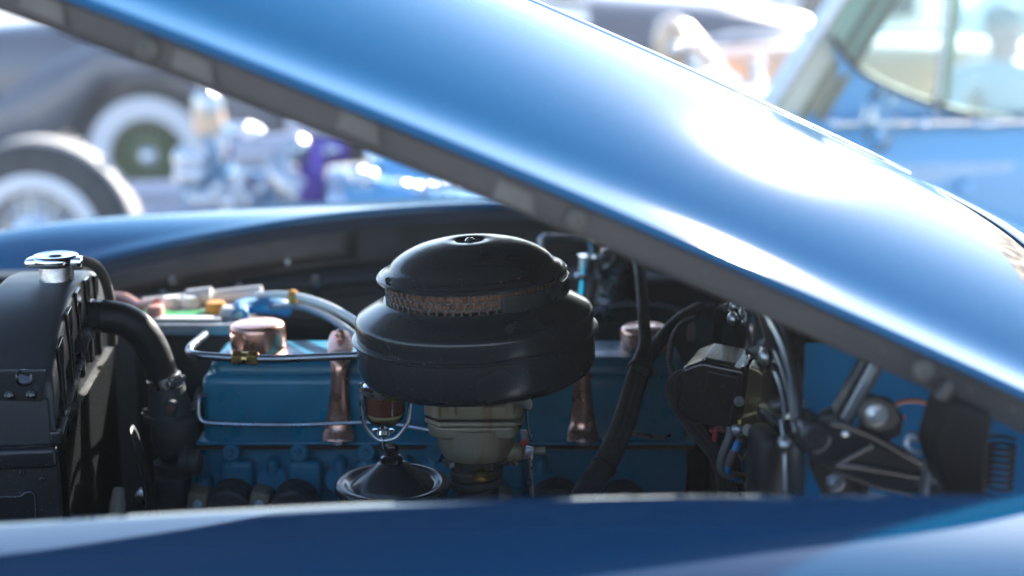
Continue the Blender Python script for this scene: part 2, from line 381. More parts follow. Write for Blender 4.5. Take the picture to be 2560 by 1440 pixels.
FT = [(-1.3, .70), (-1.0, .815), (-.82, .858), (-.659, .876), (-.409, .890), (-.243, .902), (-.019, .911), (.25, .905), (.5, .88), (.9, .86)]
h = MB(); rows = []
for i in range(70):
    x = -1.3+i*2.2/69; a = smooth(FI, x); t = smooth(FT, x)
    sec = [(.668, a-.16), (.664, a-.02), (.66, a-.004), (.663, a+.001), (.675, a+.002), (.70, a+(t-a)*.35+.004), (.74, a+(t-a)*.7+.006), (.79, t+.002), (.84, t), (.89, t-.012), (.94, t-.04), (.98, t-.09), (1.01, t-.16), (1.02, t-.3), (1.01, t-.5)]
    rows.append([V((x, y, zz)) for y, zz in sec])
h.grid(rows); obj('front_fender', h, M['blue_sunlit'], car, sharp=60)
# inner aprons, floor of the bay
h = MB(); rows = []
for i in range(40):
    x = -1.1+i*1.4/39; a = smooth(FI, x)
    rows.append([V((x, y, z)) for y, z in ((.659, a-.008), (.64, a-.02), (.632, a-.05), (.63, a-.07), (.60, a-.085), (.585, a-.12), (.57, .6), (.52, .45), (.50, .2))])
h.grid(rows); apr = obj('inner_apron', h, M['bay'], car, sharp=40)
h = MB(); h.grid([[V((x, y, z)) for y, z in ((-.494, smooth(NF, x)-.03), (-.47, .80), (-.45, .6), (-.42, .2))] for x in [-1.1+i*.15 for i in range(10)]])
obj('inner_apron', h, M['bay'], car)
for x in (-.33, -.1):
    bolt(apr, (x, .631, smooth(FI, x)-.055), (0, -1, 0), .013, M['zinc'])
h = MB(); h.grid([[V((x, y, smooth(FI, x)+dz)) for y, dz in ((.6575, -.012), (.636, -.026), (.630, -.046), (.6285, -.062))] for x in [-.85+i*.62/24 for i in range(25)]]); obj('dusty_flange', h, mat('dusty_brown_primer', (.10, .07, .06), .45, 0, 0, var=.3, vscale=20, col2=(.05, .045, .045)), apr, solid=.002)
for x in (-.78, -.62, -.5): bolt(apr, (x, .6275, smooth(FI, x)-.052), (0, -1, .2), .015, M['black_gloss'])
h = MB(); h.tube([(-.55, .57, .80), (-.4, .565, .815), (-.2, .565, .83), (0, .565, .835), (.2, .56, .83)], .005, 8); h.tube([(-.55, .57, .785), (-.4, .565, .80), (-.2, .565, .815), (0, .565, .82), (.2, .56, .815)], .004, 8); obj('clipped_wiring', h, M['loom'], apr)
for i in range(7): h = MB(); h.box((-.5+i*.11, .563, .80+.035*min(1, i/3)), (.012, .014, .032), None, .003, 2); obj('wiring_clip', h, M['black_paint'], apr)
for i in range(5): h = MB(); h.box((-.46+i*.15, .592, .72), (.10, .012, .10), (.25, 0, 0), .008, 3); obj('pressed_panel', h, M['bay'], apr)
h = MB(); h.box((-.35, .05, .2), (1.5, 1.15, .02)); obj('bay_floor', h, M['bay'], car)
h = MB(); h.plate([(-.80, -.49, .25), (-.80, .66, .25), (-.80, .66, .80), (-.80, .40, .90), (-.80, .12, .92), (-.80, -.2, .90), (-.80, -.49, .82)], (.02, 0, 0)); obj('radiator_support', h, M['black_matte'], car, bevel=.004)
h = MB(); h.box((-.72, .57, .79), (.12, .05, .10)); h.box((-.64, .585, .84), (.05, .03, .03)); obj('headlamp_bucket', h, M['black_matte'], car, bevel=.006)

# ---- firewall (x ~ .235, seen at a glancing angle)
FW = .238
fwp = MB()
def fwx(y, z): return FW - .02*max(0, (y-.1))*0 - .10*max(0, .9-z)*(1 if y > .1 else .25)
poly = []
ys = [-.272, -.15, 0, .15, .3, .45, .665]; zs = [.2, .5, .7, .8, .88, .95, 1.0]
fwp.grid([[V((FW+.012*math.sin(y*14)*(.5+.5*math.sin(z*9)), y, z)) for y in [-.272+i*.937/40 for i in range(41)]] for z in [.2+i*.80/40 for i in range(41)]])
fw = obj('firewall', fwp, M['black_gloss'], car, solid=.003)
# stamped ribs, rolled seams and a raised cover panel on the firewall
def fwtube(pts, r, name='pressed_rib', m='black_paint', X=FW-.006):
    h = MB(); h.tube([PX(a, b, X) for a, b in pts], r, 10); return obj(name, h, M[m], fw)
fwtube([(1812, 770), (1850, 790), (1890, 840), (1930, 905), (1962, 985), (1972, 1090), (1975, 1235)], .0045)
fwtube([(1845, 770), (1890, 800), (1935, 870), (1968, 960), (1982, 1060), (1985, 1235)], .0028)
fwtube([(1790, 800), (1800, 775), (1830, 765)], .005)
fwtube([(1900, 760), (1940, 820), (1975, 900), (1990, 1000), (1993, 1235)], .006)
fwtube([(1895, 1240), (1893, 1160), (1905, 1110), (1930, 1125), (1945, 1180), (1950, 1240)], .004)
fwtube([(1955, 1050), (1962, 1120), (1964, 1230)], .0018, 'pressed_rib', 'zinc', FW-.012)
h = MB(); h.tube([PX(1742, 705, .232), PX(1728, 800, .226), PX(1722, 850, .223)], .0042, 8); h.tube([PX(1692, 960, .213), PX(1680, 1100, .208), PX(1668, 1235, .203)], .0035, 8)
obj('panel_edge', h, M['black_gloss'], fw)
h = MB(); h.plate([PX(1745, 708, .234), PX(1722, 850, .226), PX(1692, 960, .215), PX(1665, 1250, .205), PX(1760, 1300, .236), PX(1790, 700, .236)], (.004, 0, 0)); obj('recess_panel', h, M['black_gloss'], fw, bevel=.001)
h = MB()
for k, (px, py, r) in enumerate(((1860, 790, .014), (1880, 812, .012), (1848, 770, .010), (1905, 835, .011), (1920, 860, .009))):
    h.ball(PX(px, py, FW-.006), r, 12, (.5, 1, .8))
obj('sealer_lump', h, mat('wrinkled_sealer', (.012, .012, .012), .2, 0, .3, bump=1., bscale=90), fw)
for px, py, s in ((1832, 797, .015), (1913, 892, .016), (1961, 1112, .015), (1871, 1211, .013), (1834, 765, .012)):
    bolt(fw, PX(px, py, FW-.014), (-1, -.25, .05), s, M['zinc'], 'pan', 'screw')
h = MB(); a = PX(1925, 1012, FW-.012); h.tube([a, a+V((.02, 0, 0))], .0045, 10, 1); [h.lathe([(.0052, 0), (.0052, .001)], a+V((.002+.0022*i, 0, 0)), (1, 0, 0), 12) for i in range(8)]
h.lathe([(.012, 0), (.013, .004), (.012, .008)], a+V((.02, 0, 0)), (1, 0, 0), 6); obj('threaded_stud', h, M['zinc'], fw)
# grommet block for the harness
h = MB(); c = PX(1912, 1190, FW-.02); h.box(c, (.022, .05, .085), (0, 0, .15), .009, 3); obj('harness_grommet', h, M['rubber'], fw)
h = MB(); h.box(PX(1932, 1180, FW-.005), (.014, .07, .11), (0, 0, .15), .006, 3); obj('grommet_plate', h, M['black_gloss'], fw)

# ---- blue cowl side right of the firewall, black cowl lip above it
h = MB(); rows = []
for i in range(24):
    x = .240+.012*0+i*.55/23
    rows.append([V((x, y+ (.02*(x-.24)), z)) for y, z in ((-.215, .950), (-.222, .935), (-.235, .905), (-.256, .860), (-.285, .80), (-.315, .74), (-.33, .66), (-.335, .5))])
h.grid(rows); obj('cowl_side', h, mat('sky_lit_cowl_blue', (.008, .34, .74), .3, 0, 1., .05, var=.06, vscale=5, rvar=.05), car, sharp=60)  # car blue lightened: a sky reflection put into the colour
h = MB(); rows = []
for i in range(20):
    x = .225+i*.55/19
    rows.append([V((x, y, z)) for y, z in ((.10, 1.005-.1*x), (-.05, 1.0-.1*x), (-.16, .985-.1*x), (-.20, .968-.08*x), (-.213, .952-.05*x), (-.216, .938-.05*x), (-.212, .936-.05*x))])
h.grid(rows); cl = obj('cowl_lip', h, M['black_gloss'], car, sharp=50, solid=.002)
h = MB(); rr = [P(1935, 775, -.14), P(1985, 815, -.15), P(2045, 868, -.16)]; h.tube(rr, [.006, .010, .004], 12, flat=(.5, 1.4)); obj('pressed_bead', h, M['black_gloss'], cl)
h = MB(); c = P(2103, 885, -.205); h.lathe([(.0045, 0), (.0045, .002), (.0085, .003), (.0105, .0)], c, (0, -.8, .5), 20); obj('drain_hole', h, M['black_matte'], cl)
bolt(cl, P(1988, 886, -.20), (0, -1, .4), .008, M['black_gloss'])

h = MB(); h.tube([P(2225, 1030, -.285), P(2245, 1008, -.283), P(2275, 1002, -.283), P(2305, 1004, -.283), P(2340, 1024, -.285), P(2375, 1050, -.29)], .0022, 8)  # wire reflected in the panel, modelled as a thin coloured tube
h.tube([P(2228, 1045, -.287), P(2262, 1042, -.287)], .0018, 8, 1)
top('copper_wire', h, mat('salmon_wire_reflection', (.62, .26, .20), .35, .4), 'salmon pink wire reflection modelled as a thin tube on the blue panel behind the hinge', 'wire', tuple(P(2300, 1004, -.283)))

M['bracket'] = mat('deep_black_bracket', (.005, .005, .006), .5, 0, 0, var=.2, vscale=20, dust=.1, spec=.2)
# ---- hood hinge, near side
hg = thing('hood_hinge', 'black stamped hood hinge with silver bolts at the right of the bay', 'hinge', tuple(P(2100, 1240, -.34)))
Y1 = -.335
def pl(pts, Y, th, name, m, bev=.0015, parent=hg):
    h = MB(); h.plate([P(a, b, Y) for a, b in pts], (0, th, 0)); return obj(name, h, M[m], parent, bevel=bev)
pl([(2012, 1075), (2040, 1045), (2085, 1035), (2160, 1085), (2215, 1112), (2300, 1150), (2440, 1200), (2440, 1250), (2290, 1245), (2190, 1225), (2085, 1185), (2025, 1150)], Y1, .012, 'hinge_arm', 'black_paint', .003)
pl([(2112, 1152), (2180, 1116), (2290, 1160), (2330, 1192), (2200, 1172)], Y1-.003, .004, 'pressed_triangle', 'black_matte', .001)
h = MB(); h.tube([P(2090, 1162, Y1-.003), P(2160, 1168, Y1-.003), P(2330, 1198, Y1-.003), P(2400, 1222, Y1-.003)], .0028, 8); h.tube([P(2090, 1162, Y1-.003), P(2182, 1112, Y1-.003)], .0022, 8); obj('arm_rib', h, M['black_paint'], hg)
h = MB(); h.tube([P(2075, 1055, Y1-.002), P(2165, 1082, Y1-.002), P(2250, 1128, Y1-.002), P(2340, 1180, Y1-.002)], .0032, 8); obj('arm_rib', h, M['black_paint'], hg)
c = P(2040, 1098, Y1-.012); h = MB(); h.lathe([(0, 0), (.010, .0), (.0125, .002), (.0135, .006), (.0135, .03)], c, (0, 1, 0), 24); obj('pivot_drum', h, M['black_paint'], hg)
c = P(2018, 1085, Y1+.012); h = MB(); h.lathe([(0, -.012), (.012, -.010), (.016, 0), (.016, .02)], c, (0, 1, 0), 24); obj('pivot_cup', h, M['black_gloss'], hg)
# channel section arm up to the hood
a0, a1 = P(2085, 1078, Y1+.004), P(2188, 888, Y1+.004); d = (a1-a0).normalized(); nn = V((d.z, 0, -d.x))
for nm, off, wd, th, mm in (('link_channel', -.004, .006, .014, 'black_paint'), ('link_face', .004, .0085, .006, 'steel_tube')):
    h = MB(); h.plate([a0+nn*(off-wd/2), a0+nn*(off+wd/2), a1+nn*(off+wd/2), a1+nn*(off-wd/2)], (0, th, 0)); obj(nm, h, M[mm], hg, bevel=.0015)
h = MB(); h.plate([a0+nn*.0085, a0+nn*.0115, a1+nn*.0115, a1+nn*.0085], (0, .014, 0)); obj('link_channel', h, M['black_paint'], hg, bevel=.001)
pl([(2148, 1030), (2166, 1002), (2200, 995), (2240, 1015), (2252, 1050), (2238, 1072), (2200, 1080), (2165, 1068)], Y1-.006, .006, 'bolt_plate', 'rubber_grey', .002)
pl([(2150, 1010), (2180, 988), (2230, 1000), (2262, 1045), (2255, 1090), (2210, 1110), (2150, 1080)], Y1+.002, .008, 'link_plate', 'black_paint', .002)
bolt(hg, P(2191, 1036, Y1-.006), (0, -1, .06), .018, M['chrome_soft'])
pl([(2020, 1150), (2095, 1170), (2150, 1190), (2175, 1245), (2060, 1250)], Y1+.010, .006, 'mounting_foot', 'black_matte', .0015)
bolt(hg, P(2088, 1206, Y1+.008), (0, -1, .06), .0155, M['zinc'])
pl([(2150, 1195), (2178, 1200), (2172, 1245), (2145, 1245)], Y1+.004, .004, 'mounting_foot', 'black_paint', .001)
h = MB(); h.tube([P(2300, 1135, Y1-.02), P(2280, 1128, Y1-.016), P(2268, 1110, Y1-.012), P(2278, 1090, Y1-.012), P(2300, 1098, Y1-.02), P(2318, 1112, Y1-.03), P(2322, 1140, Y1-.035), P(2314, 1190, Y1-.035), P(2308, 1245, Y1-.035)], .0034, 10)
obj('spring_hook', h, M['steel_tube'], hg)
h = MB(); q = P(2482, 1165, Y1-.02)
h.tube([q+V((.012*math.cos(t*.9)+.004, .012*math.sin(t*.9), .022-.0008*t)) for t in range(56)], .0016, 6, 2); obj('coil_spring', h, M['rubber'], hg)
pl([(2376, 992), (2492, 1045), (2478, 1110), (2470, 1250), (2372, 1250), (2350, 1190), (2335, 1140), (2350, 1080)], -.425, .05, 'hinge_bracket', 'bracket', .006)
pl([(2340, 1000), (2368, 952), (2388, 960), (2372, 1005)], -.425, .02, 'bracket_tab', 'flange', .002)
# small bright clip at the pivot
h = MB(); h.ball(P(2068, 1028, Y1), .0045, 10, (1.2, .6, .6)); h.ball(P(2112, 1084, Y1-.004), .0035, 10, (1.6, .6, .7)); obj('retaining_clip', h, M['chrome'], hg)
# ------------------------------------------------------------------ engine
YE = .13
def pz(py, Y, px=1280): return P(px, py, Y).z
def px_x(px, Y, py=1000): return P(px, py, Y).x
x0, x1 = px_x(503, YE), px_x(1725, YE)
zb, zt = pz(1106, YE), pz(905, YE)
eng = thing('engine', 'blue enamelled inline engine with copper trimmed valve cover', 'engine', ((x0+x1)/2, .2, .2))
vc_w = .108
h = MB(); h.box(((x0+x1)/2, YE+vc_w/2, (zb+pz(952, YE))/2), (x1-x0, vc_w, pz(952, YE)-zb+.012), None, .011, 4); vc = obj('valve_cover', h, M['engine'], eng, sharp=50)
h = MB(); h.box(((x0+x1)/2+.001, YE+vc_w/2+.003, (zt+pz(1000, YE))/2), (x1-x0-.012, vc_w-.010, zt-pz(1000, YE)), None, .015, 5); obj('cover_crown', h, M['engine'], vc, sharp=50)
h = MB(); h.box(((x0+x1)/2, YE+vc_w/2, zb+.001), (x1-x0+.014, vc_w+.016, .0045), None, .002, 2); obj('cover_rim', h, M['engine'], vc, sharp=50)
h = MB(); h.box(((x0+x1)/2, YE+vc_w/2, zb-.0045), (x1-x0+.012, vc_w+.012, .004)); obj('cover_gasket', h, M['gasket'], eng)
# head: base face with rails, pads, bosses
YH = .128
hz1, hz0 = zb-.007, .55
hx0 = px_x(480, YH)
h = MB(); h.box(((hx0+x1)/2, YH+.012+.09, (hz1+hz0)/2), (x1-hx0, .18, hz1-hz0), None, .004, 2); head = obj('cylinder_head', h, M['engine_cast'], eng)
def pad(px0, px1, py0, py1, d=.012, m='engine_cast', name='head_boss', bev=.006, Y=YH):
    a, b = P(px0, py0, Y), P(px1, py1, Y); hh = MB()
    hh.box(((a.x+b.x)/2, Y+.014-d/2+.002, (a.z+b.z)/2), (b.x-a.x, d+.006, a.z-b.z), None, min(bev, d*.45), 3); return obj(name, hh, M[m], head, sharp=50)
pad(480, 520, 1134, 1195, .018); pad(494, 528, 1192, 1232, .022); pad(480, 496, 1192, 1200, .02)
for k in range(5):
    o = k*168
    pad(552+o, 638+o, 1152, 1240, .020); pad(575+o, 592+o, 1196, 1212, .028, bev=.003)
    pad(664+o, 700+o, 1142, 1205, .024, bev=.009)
    for cx in (582, ):
        c = P(cx+o, 1128, YH+.004); hh = MB(); hh.lathe([(.011, 0), (.011, .009), (.009, .012), (0, .012)], c, (0, -1, .2), 20); obj('rocker_boss', hh, M['engine_cast'], head)
        bolt(head, c+V((0, -.012, .003)), (0, -1, .2), .010, M['engine_cast'])
        hh = MB(); hh.tube([P(cx+o, 1138, YH+.004), P(cx+o, 1165, YH+.002)], [.008, .010], 10, 1); obj('boss_rib', hh, M['engine_cast'], head)
    c = P(682+o, 1200, YH-.004); hh = MB(); hh.lathe([(.012, 0), (.014, .005), (.016, .006), (.016, .012)], c+V((0, 0, -.004)), (0, -.7, .7), 20); obj('plug_seat', hh, M['engine_cast'], head)
    pad(612+o, 736+o, 1121, 1126, .012, bev=.0015, name='rail')
# exhaust manifold in front of the head
mf = thing('exhaust_manifold', 'dark cast iron exhaust manifold bulges below the blue cylinder head', 'manifold', tuple(P(800, 1300, .07)))
YM = .075
for cx, r in ((572, 62), (732, 60), (1392, 66), (1560, 60)):
    c = P(cx, 1275, YM); s = S(YM)
    h = MB(); h.lathe([(0, -.022), (r*s*.72, -.020), (r*s*.86, -.012), (r*s, -.010), (r*s*1.02, 0), (r*s, .03)], c, (0, 1, 0), 32); obj('manifold_bulge', h, M['cast'], mf)
    h = MB(); h.tube([c+V((-r*s*1.55, -.004, -.03)), c+V((-r*s*1.05, -.006, .0)), c+V((-r*s*.6, -.008, .017)), c+V((0, -.008, .0235)), c+V((r*s*.6, -.008, .017)), c+V((r*s*1.05, -.006, 0)), c+V((r*s*1.5, -.004, -.03))], .0035, 8); obj('flange_edge', h, M['cast'], mf)
    bolt(mf, c+V((.012, -.018, .015)), (0, -1, .2), .010, M['cast'])
for cx in (497, 652, 1250, 1470):
    c = P(cx, 1252, YM); h = MB(); h.box(c, (.022, .03, .03), (0, .2, 0), .004, 2); obj('manifold_lug', h, M['carb'], mf); bolt(mf, P(cx-4, 1262, YM-.016), (0, -1, .3), .011, M['zinc'])
h = MB(); h.box(P(1000, 1330, YM+.02), (.5, .05, .05), None, .015, 3); obj('manifold_log', h, M['cast'], mf)
# block below
h = MB(); h.box(((hx0+x1)/2, YH+.11, .42), (x1-hx0, .2, .3), None, .01, 2); obj('engine_block', h, M['engine_cast'], eng)

# copper oil filler caps
def copper_cap(px, py_top, py_bot, r_px, Y, label):
    s = S(Y); r = r_px*s; c = P(px, py_bot, Y); hh = (py_bot-py_top)*s/.97
    t = thing('oil_filler_cap', label, 'cap', tuple(c), 'copper filler caps on the valve cover')
    h = MB(); h.lathe([(r*.9, -.01), (r*.98, .0), (r*.985, .004), (r, .006), (r*1.0, hh*.78), (r*.985, hh*.88), (r*.94, hh*.96), (r*.86, hh), (0, hh+.0006)], c, (-.02, 0, 1), 56); obj('cap_body', h, M['copper'], t, sharp=60)
    h = MB(); h.lathe([(r*.97, .003), (r*1.10, .0), (r*1.14, -.001), (r*1.15, -.003), (r*1.10, -.005), (r*.95, -.006)], c, (-.02, 0, 1), 56); obj('cap_rim', h, M['copper'], t, sharp=60)
    return t
copper_cap(647, 806, 876, 69, .182, 'polished copper oil filler cap on the left end of the valve cover')
copper_cap(1612, 815, 876, 62, .19, 'copper filler cap half hidden behind the black loom at right')
# copper hold-down straps
def strap(px, py_top, label, xs, first):
    Yt = YE-.004
    t = thing('hold_down_strap', label, 'strap', tuple(P(px, 1100, Yt)), 'copper straps holding the valve cover down')
    path = [(py_top-18, YE+.066, 22, 0), (py_top+4, YE+.045, 33, 0), (py_top+30, YE+.018, 34, 0), (py_top+48, YE+.002, 27, 0), (915, YE-.006, 22, 0), (960, YE-.006, 21, 0), (1000, YE-.006, 24, 0), (1040, YE-.006, 29, 0), (1066, YE-.008, 33, 0), (1084, YE-.012, 40, 0), (1104, YE-.020, 40, 0)]
    rows = []
    for py, Y, wd, _ in path:
        c = P(px, py, Y); s = S(Y); w_ = wd*s
        lean = (960-py)*.00 + xs*(1000-py)*s
        rows.append([V((c.x+lean+w_*u, Y-(.006*(1-u*u)), c.z+.0015*(1-u*u))) for u in (-1, -.85, -.5, 0, .5, .85, 1)])
    h = MB(); h.grid(rows); obj('strap_band', h, M['copper'], t, solid=.0022, subsurf=2, sharp=180)
    if first:
        c = P(px+4, py_top+6, YE+.05); bolt(t, c+V((0, -.004, -.001)), (0, -.35, 1), .020, M['copper'], 'hex', 'acorn_nut')
        h = MB(); h.ball(c+V((0, -.006, .010)), .0055, 12); obj('nut_dome', h, M['copper'], t)
    bolt(t, P(px, 1102, Yt-.013), (0, -.5, 1), .016, M['zinc'])
strap(848, 845, 'bright copper strap with acorn nut just left of the air cleaner', .03, True)
strap(1456, 905, 'copper strap emerging below the right side of the air cleaner', 0, False)

# steel vacuum line with brass union
vt = thing('vacuum_line', 'bent steel vacuum line with brass union crossing before the oil filler cap', 'pipe', tuple(P(480, 880, .11)))
h = MB(); h.tube([P(523, 826, .33), P(500, 848, .22), P(478, 866, .14), P(474, 880, .12), P(492, 888, .105), P(540, 892, .10), P(612, 896, .095), P(700, 897, .09), P(800, 893, .085), P(900, 889, .08), P(1010, 886, .07), P(1080, 890, .05)], .0047, 12, 6); obj('line', h, M['steel_tube'], vt)
h = MB(); h.tube([P(523, 826, .33), P(526, 850, .335), P(527, 900, .335)], .0045, 10); obj('drop_tube', h, M['steel_tube'], vt)
for px, l, r in ((593, .011, .0085), (632, .012, .0088)):
    c = P(px, 896, .095); h = MB(); h.lathe([(r*.85, -l/2), (r, -l/2+.001), (r, l/2-.001), (r*.85, l/2)], c, (1, 0, -.03), 6); obj('union_nut', h, M['brass'], vt, bevel=.0004)
c = P(612, 896, .095); h = MB(); h.lathe([(.006, -.006), (.0072, -.002), (.0072, .002), (.006, .006)], c, (1, 0, 0), 20); obj('union_body', h, M['brass'], vt)
h = MB(); h.tube([P(560, 868, .30), P(740, 868, .28), P(900, 868, .28), P(1000, 866, .28)], .003, 8); top('fuel_line', h, M['steel_tube'], 'thin steel line running along the back of the valve cover', 'pipe', tuple(P(740, 868, .28)))
h = MB(); h.tube([P(520, 985, .135), P(500, 992, .118), P(497, 1030, .112), P(504, 1050, .11), P(530, 1058, .108), P(640, 1062, .105), P(760, 1062, .105), P(880, 1057, .104), P(960, 1058, .10), P(1020, 1066, .09), P(1085, 1078, .075)], .0026, 8); top('spark_line', h, M['steel_tube'], 'thin grey line looping round the lower front of the valve cover', 'pipe', tuple(P(497, 1030, .11)))
h = MB(); h.tube([P(1545, 1120, .09), P(1518, 1110, .10), P(1512, 1092, .105), P(1530, 1078, .11), P(1570, 1082, .115), P(1620, 1090, .12), P(1665, 1092, .125), P(1690, 1080, .14)], .0024, 8); top('spark_line', h, M['steel_tube'], 'thin grey line curling out beside the loom at lower right', 'pipe', tuple(P(1545, 1120, .09)))

# thermostat housing
th = thing('thermostat_housing', 'grey cast thermostat housing with rusty joint below the radiator hose', 'housing', tuple(P(425, 1180, .13)))
YT = .13; s = S(YT); c = P(428, 1040, YT); ax = V((-.10, 0, 1))
def uz(py): return (1040-py)*s/.97
h = MB(); h.lathe([(46*s, uz(962)), (48*s, uz(985)), (52*s, uz(1005)), (56*s, uz(1022)), (58*s, uz(1031))], c, ax, 40); obj('outlet_neck', h, M['cast_rust'], th)
h = MB()
fl = []
for i in range(48):
    t = 2*math.pi*i/48; r = (58+12*abs(math.cos(t))**3)*s; fl.append(c+V((r*math.cos(t), r*math.sin(t), -.006-.1*0*r)))
h.plate(fl, (0, 0, .010)); obj('flange', h, M['cast_rust'], th, bevel=.002)
h = MB(); h.lathe([(58*s, uz(1048)), (60*s, uz(1060)), (59*s, uz(1090)), (54*s, uz(1115)), (42*s, uz(1140)), (28*s, uz(1165)), (26*s, uz(1200))], c+V((.003, 0, 0)), (.05, 0, 1), 40); obj('lower_body', h, M['cast'], th)
for dx in (62, -62):
    bolt(th, c+V((dx*s*.95, -.004, .004)), (0, 0, 1), .013, M['cast_rust'])
h = MB(); h.box(P(426, 1020, YT-.024), (.014, .01, .02), (0, .3, 0), .003, 2); obj('cast_lug', h, M['cast_rust'], th)
h = MB(); h.lathe([(.014, 0), (.014, .022), (.010, .024)], P(452, 1156, YT-.03), (1, 0, 0), 20); h.lathe([(.018, .0), (.018, .006)], P(462, 1156, YT-.03), (1, 0, 0), 20); obj('bypass_elbow', h, M['cast'], th)
h = MB(); h.box(P(436, 1240, YT-.01), (.036, .05, .06), None, .006, 3); h.lathe([(.02, 0), (.022, .03)], P(436, 1215, YT-.01), (0, 0, 1), 24); top('water_pump', h, M['cast'], 'dark grey water pump casting under the thermostat housing', 'pump', tuple(P(436, 1280, YT)))
h = MB(); h.box(P(360, 1258, YT-.02), (.016, .03, .03), None, .003, 2); h.box(P(362, 1240, YT-.03), (.020, .01, .006), None, .002, 2); top('tensioner_bracket', h, M['zinc'], 'small pale bracket low between the radiator and water pump', 'bracket', tuple(P(360, 1270, YT)))
# fan
fn = thing('cooling_fan', 'dark fan blade and hub low behind the radiator', 'fan', tuple(P(300, 1300, .14)))
fc = V((-.395, .12, .62)); h = MB(); h.lathe([(.05, -.02), (.055, 0), (.05, .02)], fc, (1, 0, 0), 32); obj('fan_hub', h, M['black_matte'], fn)
for k in range(4):
    a = R(40+90*k); d = V((0, math.cos(a), math.sin(a))); e = V((0, -math.sin(a), math.cos(a)))
    h = MB(); h.grid([[fc+d*rr+e*(wv*u)+V((.015*u, 0, 0)) for u in (-1, -.5, 0, .5, 1)] for rr, wv in ((.05, .03), (.10, .045), (.15, .055), (.18, .054), (.195, .035))]); obj('fan_blade', h, M['black_matte'], fn, solid=.003, subsurf=1)
h = MB(); h.tube([P(297, 1220, .05), P(294, 1260, .04), P(291, 1290, .03)], [.006, .009, .009], 10); top('tan_glint', h, M['tan'], 'pale tan glint modelled as a tube low behind the radiator core', 'tube', tuple(P(291, 1290, .03)))  # a tan glint modelled as a pale solid tube

# ------------------------------------------------------------------ air cleaner
s = S(0); AC = P(1188, 824, 0); TILT = V((-.052, -.012, 1)).normalized()
ac = thing('air_cleaner', 'round black air cleaner with domed lid and copper mesh ring', 'air cleaner', tuple(AC+V((0, 0, -.055))))
k = s; zz = lambda py: (822-py)*k/.972
def L(o, prof, n=96, name='x', m='black_paint', **kw): h = MB(); h.lathe(prof, o, TILT, n); return obj(name, h, M[m], ac, sharp=40, **kw)
bowl = L(AC, [(298*k, zz(828)), (300*k, zz(845)), (299.5*k, zz(893)), (297*k, zz(907)), (290*k, zz(920)), (276*k, zz(931)), (254*k, zz(938)), (200*k, zz(944)), (110*k, zz(950)), (100*k, zz(975))], name='bowl')
L(AC, [(299*k, zz(829)), (306*k, zz(830)), (309.5*k, zz(827)), (309.5*k, zz(823)), (305*k, zz(820)), (297*k, zz(820))], name='rim_bead')
L(AC, [(297*k, zz(821)), (298.5*k, zz(816)), (299*k, zz(783)), (298.2*k, zz(778)), (295*k, zz(773.5)), (288*k, zz(769)), (262*k, zz(755)), (240*k, zz(744)), (230*k, zz(738.5)), (226.5*k, zz(734)), (224*k, zz(731.5)), (205*k, zz(731))], name='shoulder')
# perforated ring: real holes
rr = 217*k; zb_, zt_ = zz(734), zz(668); NH = 66; rows_ = 4; ph = (zt_-zb_)/rows_; hr = .0036
h = MB(); Q = V((0, 0, 1)).rotation_difference(TILT)
for row in range(rows_):
    zc = zb_+ph*(row+.42)
    for j in range(NH):
        a = 2*math.pi*(j+.5*(row % 2))/NH; da = math.pi/NH
        def cyl(u, v): t = a+u; return AC + Q @ V((rr*math.cos(t), rr*math.sin(t), zc+v))
        nseg = 12; inner = []; outer = []
        for q in range(nseg):
            t = 2*math.pi*(q+.5)/nseg; cx, sy = math.cos(t), math.sin(t)
            inner.append(cyl(cx*hr/rr, sy*hr)); mxx = max(abs(cx)/1, abs(sy)/1)
            outer.append(cyl(cx/mxx*da, sy/mxx*ph/2))
        # square corners
        vs = inner+outer; fs = [(q, (q+1) % nseg, nseg+(q+1) % nseg, nseg+q) for q in range(nseg)]
        h.add(vs, fs)
        for cu, cv, q in ((1, 1, 1), (-1, 1, 4), (-1, -1, 7), (1, -1, 10)):
            h.add([outer[q], cyl(cu*da, cv*ph/2), outer[(q+1) % nseg]], [(0, 1, 2)])
obj('perforated_ring', h, mat('grey_black_perforated_sheet', (.11, .115, .12), .4, .2, 0, var=.1), ac, solid=.0012, sharp=60)
h = MB()
L(AC, [(196*k, zz(735)), (200*k, zz(720)), (199*k, zz(700)), (196*k, zz(668))], 64, 'mesh_core', 'gasket')
for i in range(5200):
    a = random.uniform(0, 2*math.pi); z = zb_+.004+random.random()*(zt_-zb_-.003); r0 = (203+random.uniform(-4, 9))*k
    p0 = V((r0*math.cos(a), r0*math.sin(a), z)); tg = V((-math.sin(a), math.cos(a), 0)); rd = V((math.cos(a), math.sin(a), 0))
    d1 = (tg*random.uniform(-1, 1)+V((0, 0, random.uniform(-.35, .35)))).normalized()*.0042; wv = V((0, 0, .00042))
    mid = rd*random.uniform(.0004, .0011)
    pts = [p0-d1, p0+mid, p0+d1]
    vs = []
    for p in pts: vs += [AC+Q @ (p-wv), AC+Q @ (p+wv+rd*.0003)]
    h.add(vs, [(0, 2, 3, 1), (2, 4, 5, 3)])
obj('copper_mesh', h, M['copper_wire'], ac, kind='stuff', sharp=180)
lid = L(AC, [(200*k, zz(676)), (232*k, zz(683)), (237.5*k, zz(680)), (238*k, zz(675)), (234*k, zz(671)), (228*k, zz(671)), (224*k, zz(668)), (221*k, zz(664)), (213*k, zz(661)), (208*k, zz(658)), (203*k, zz(650)), (192*k, zz(639)), (170*k, zz(625)), (140*k, zz(612)), (105*k, zz(603)), (70*k, zz(598)), (44*k, zz(596.5)), (38*k, zz(598)), (30*k, zz(603)), (14*k, zz(604)), (0, zz(604))], name='lid')
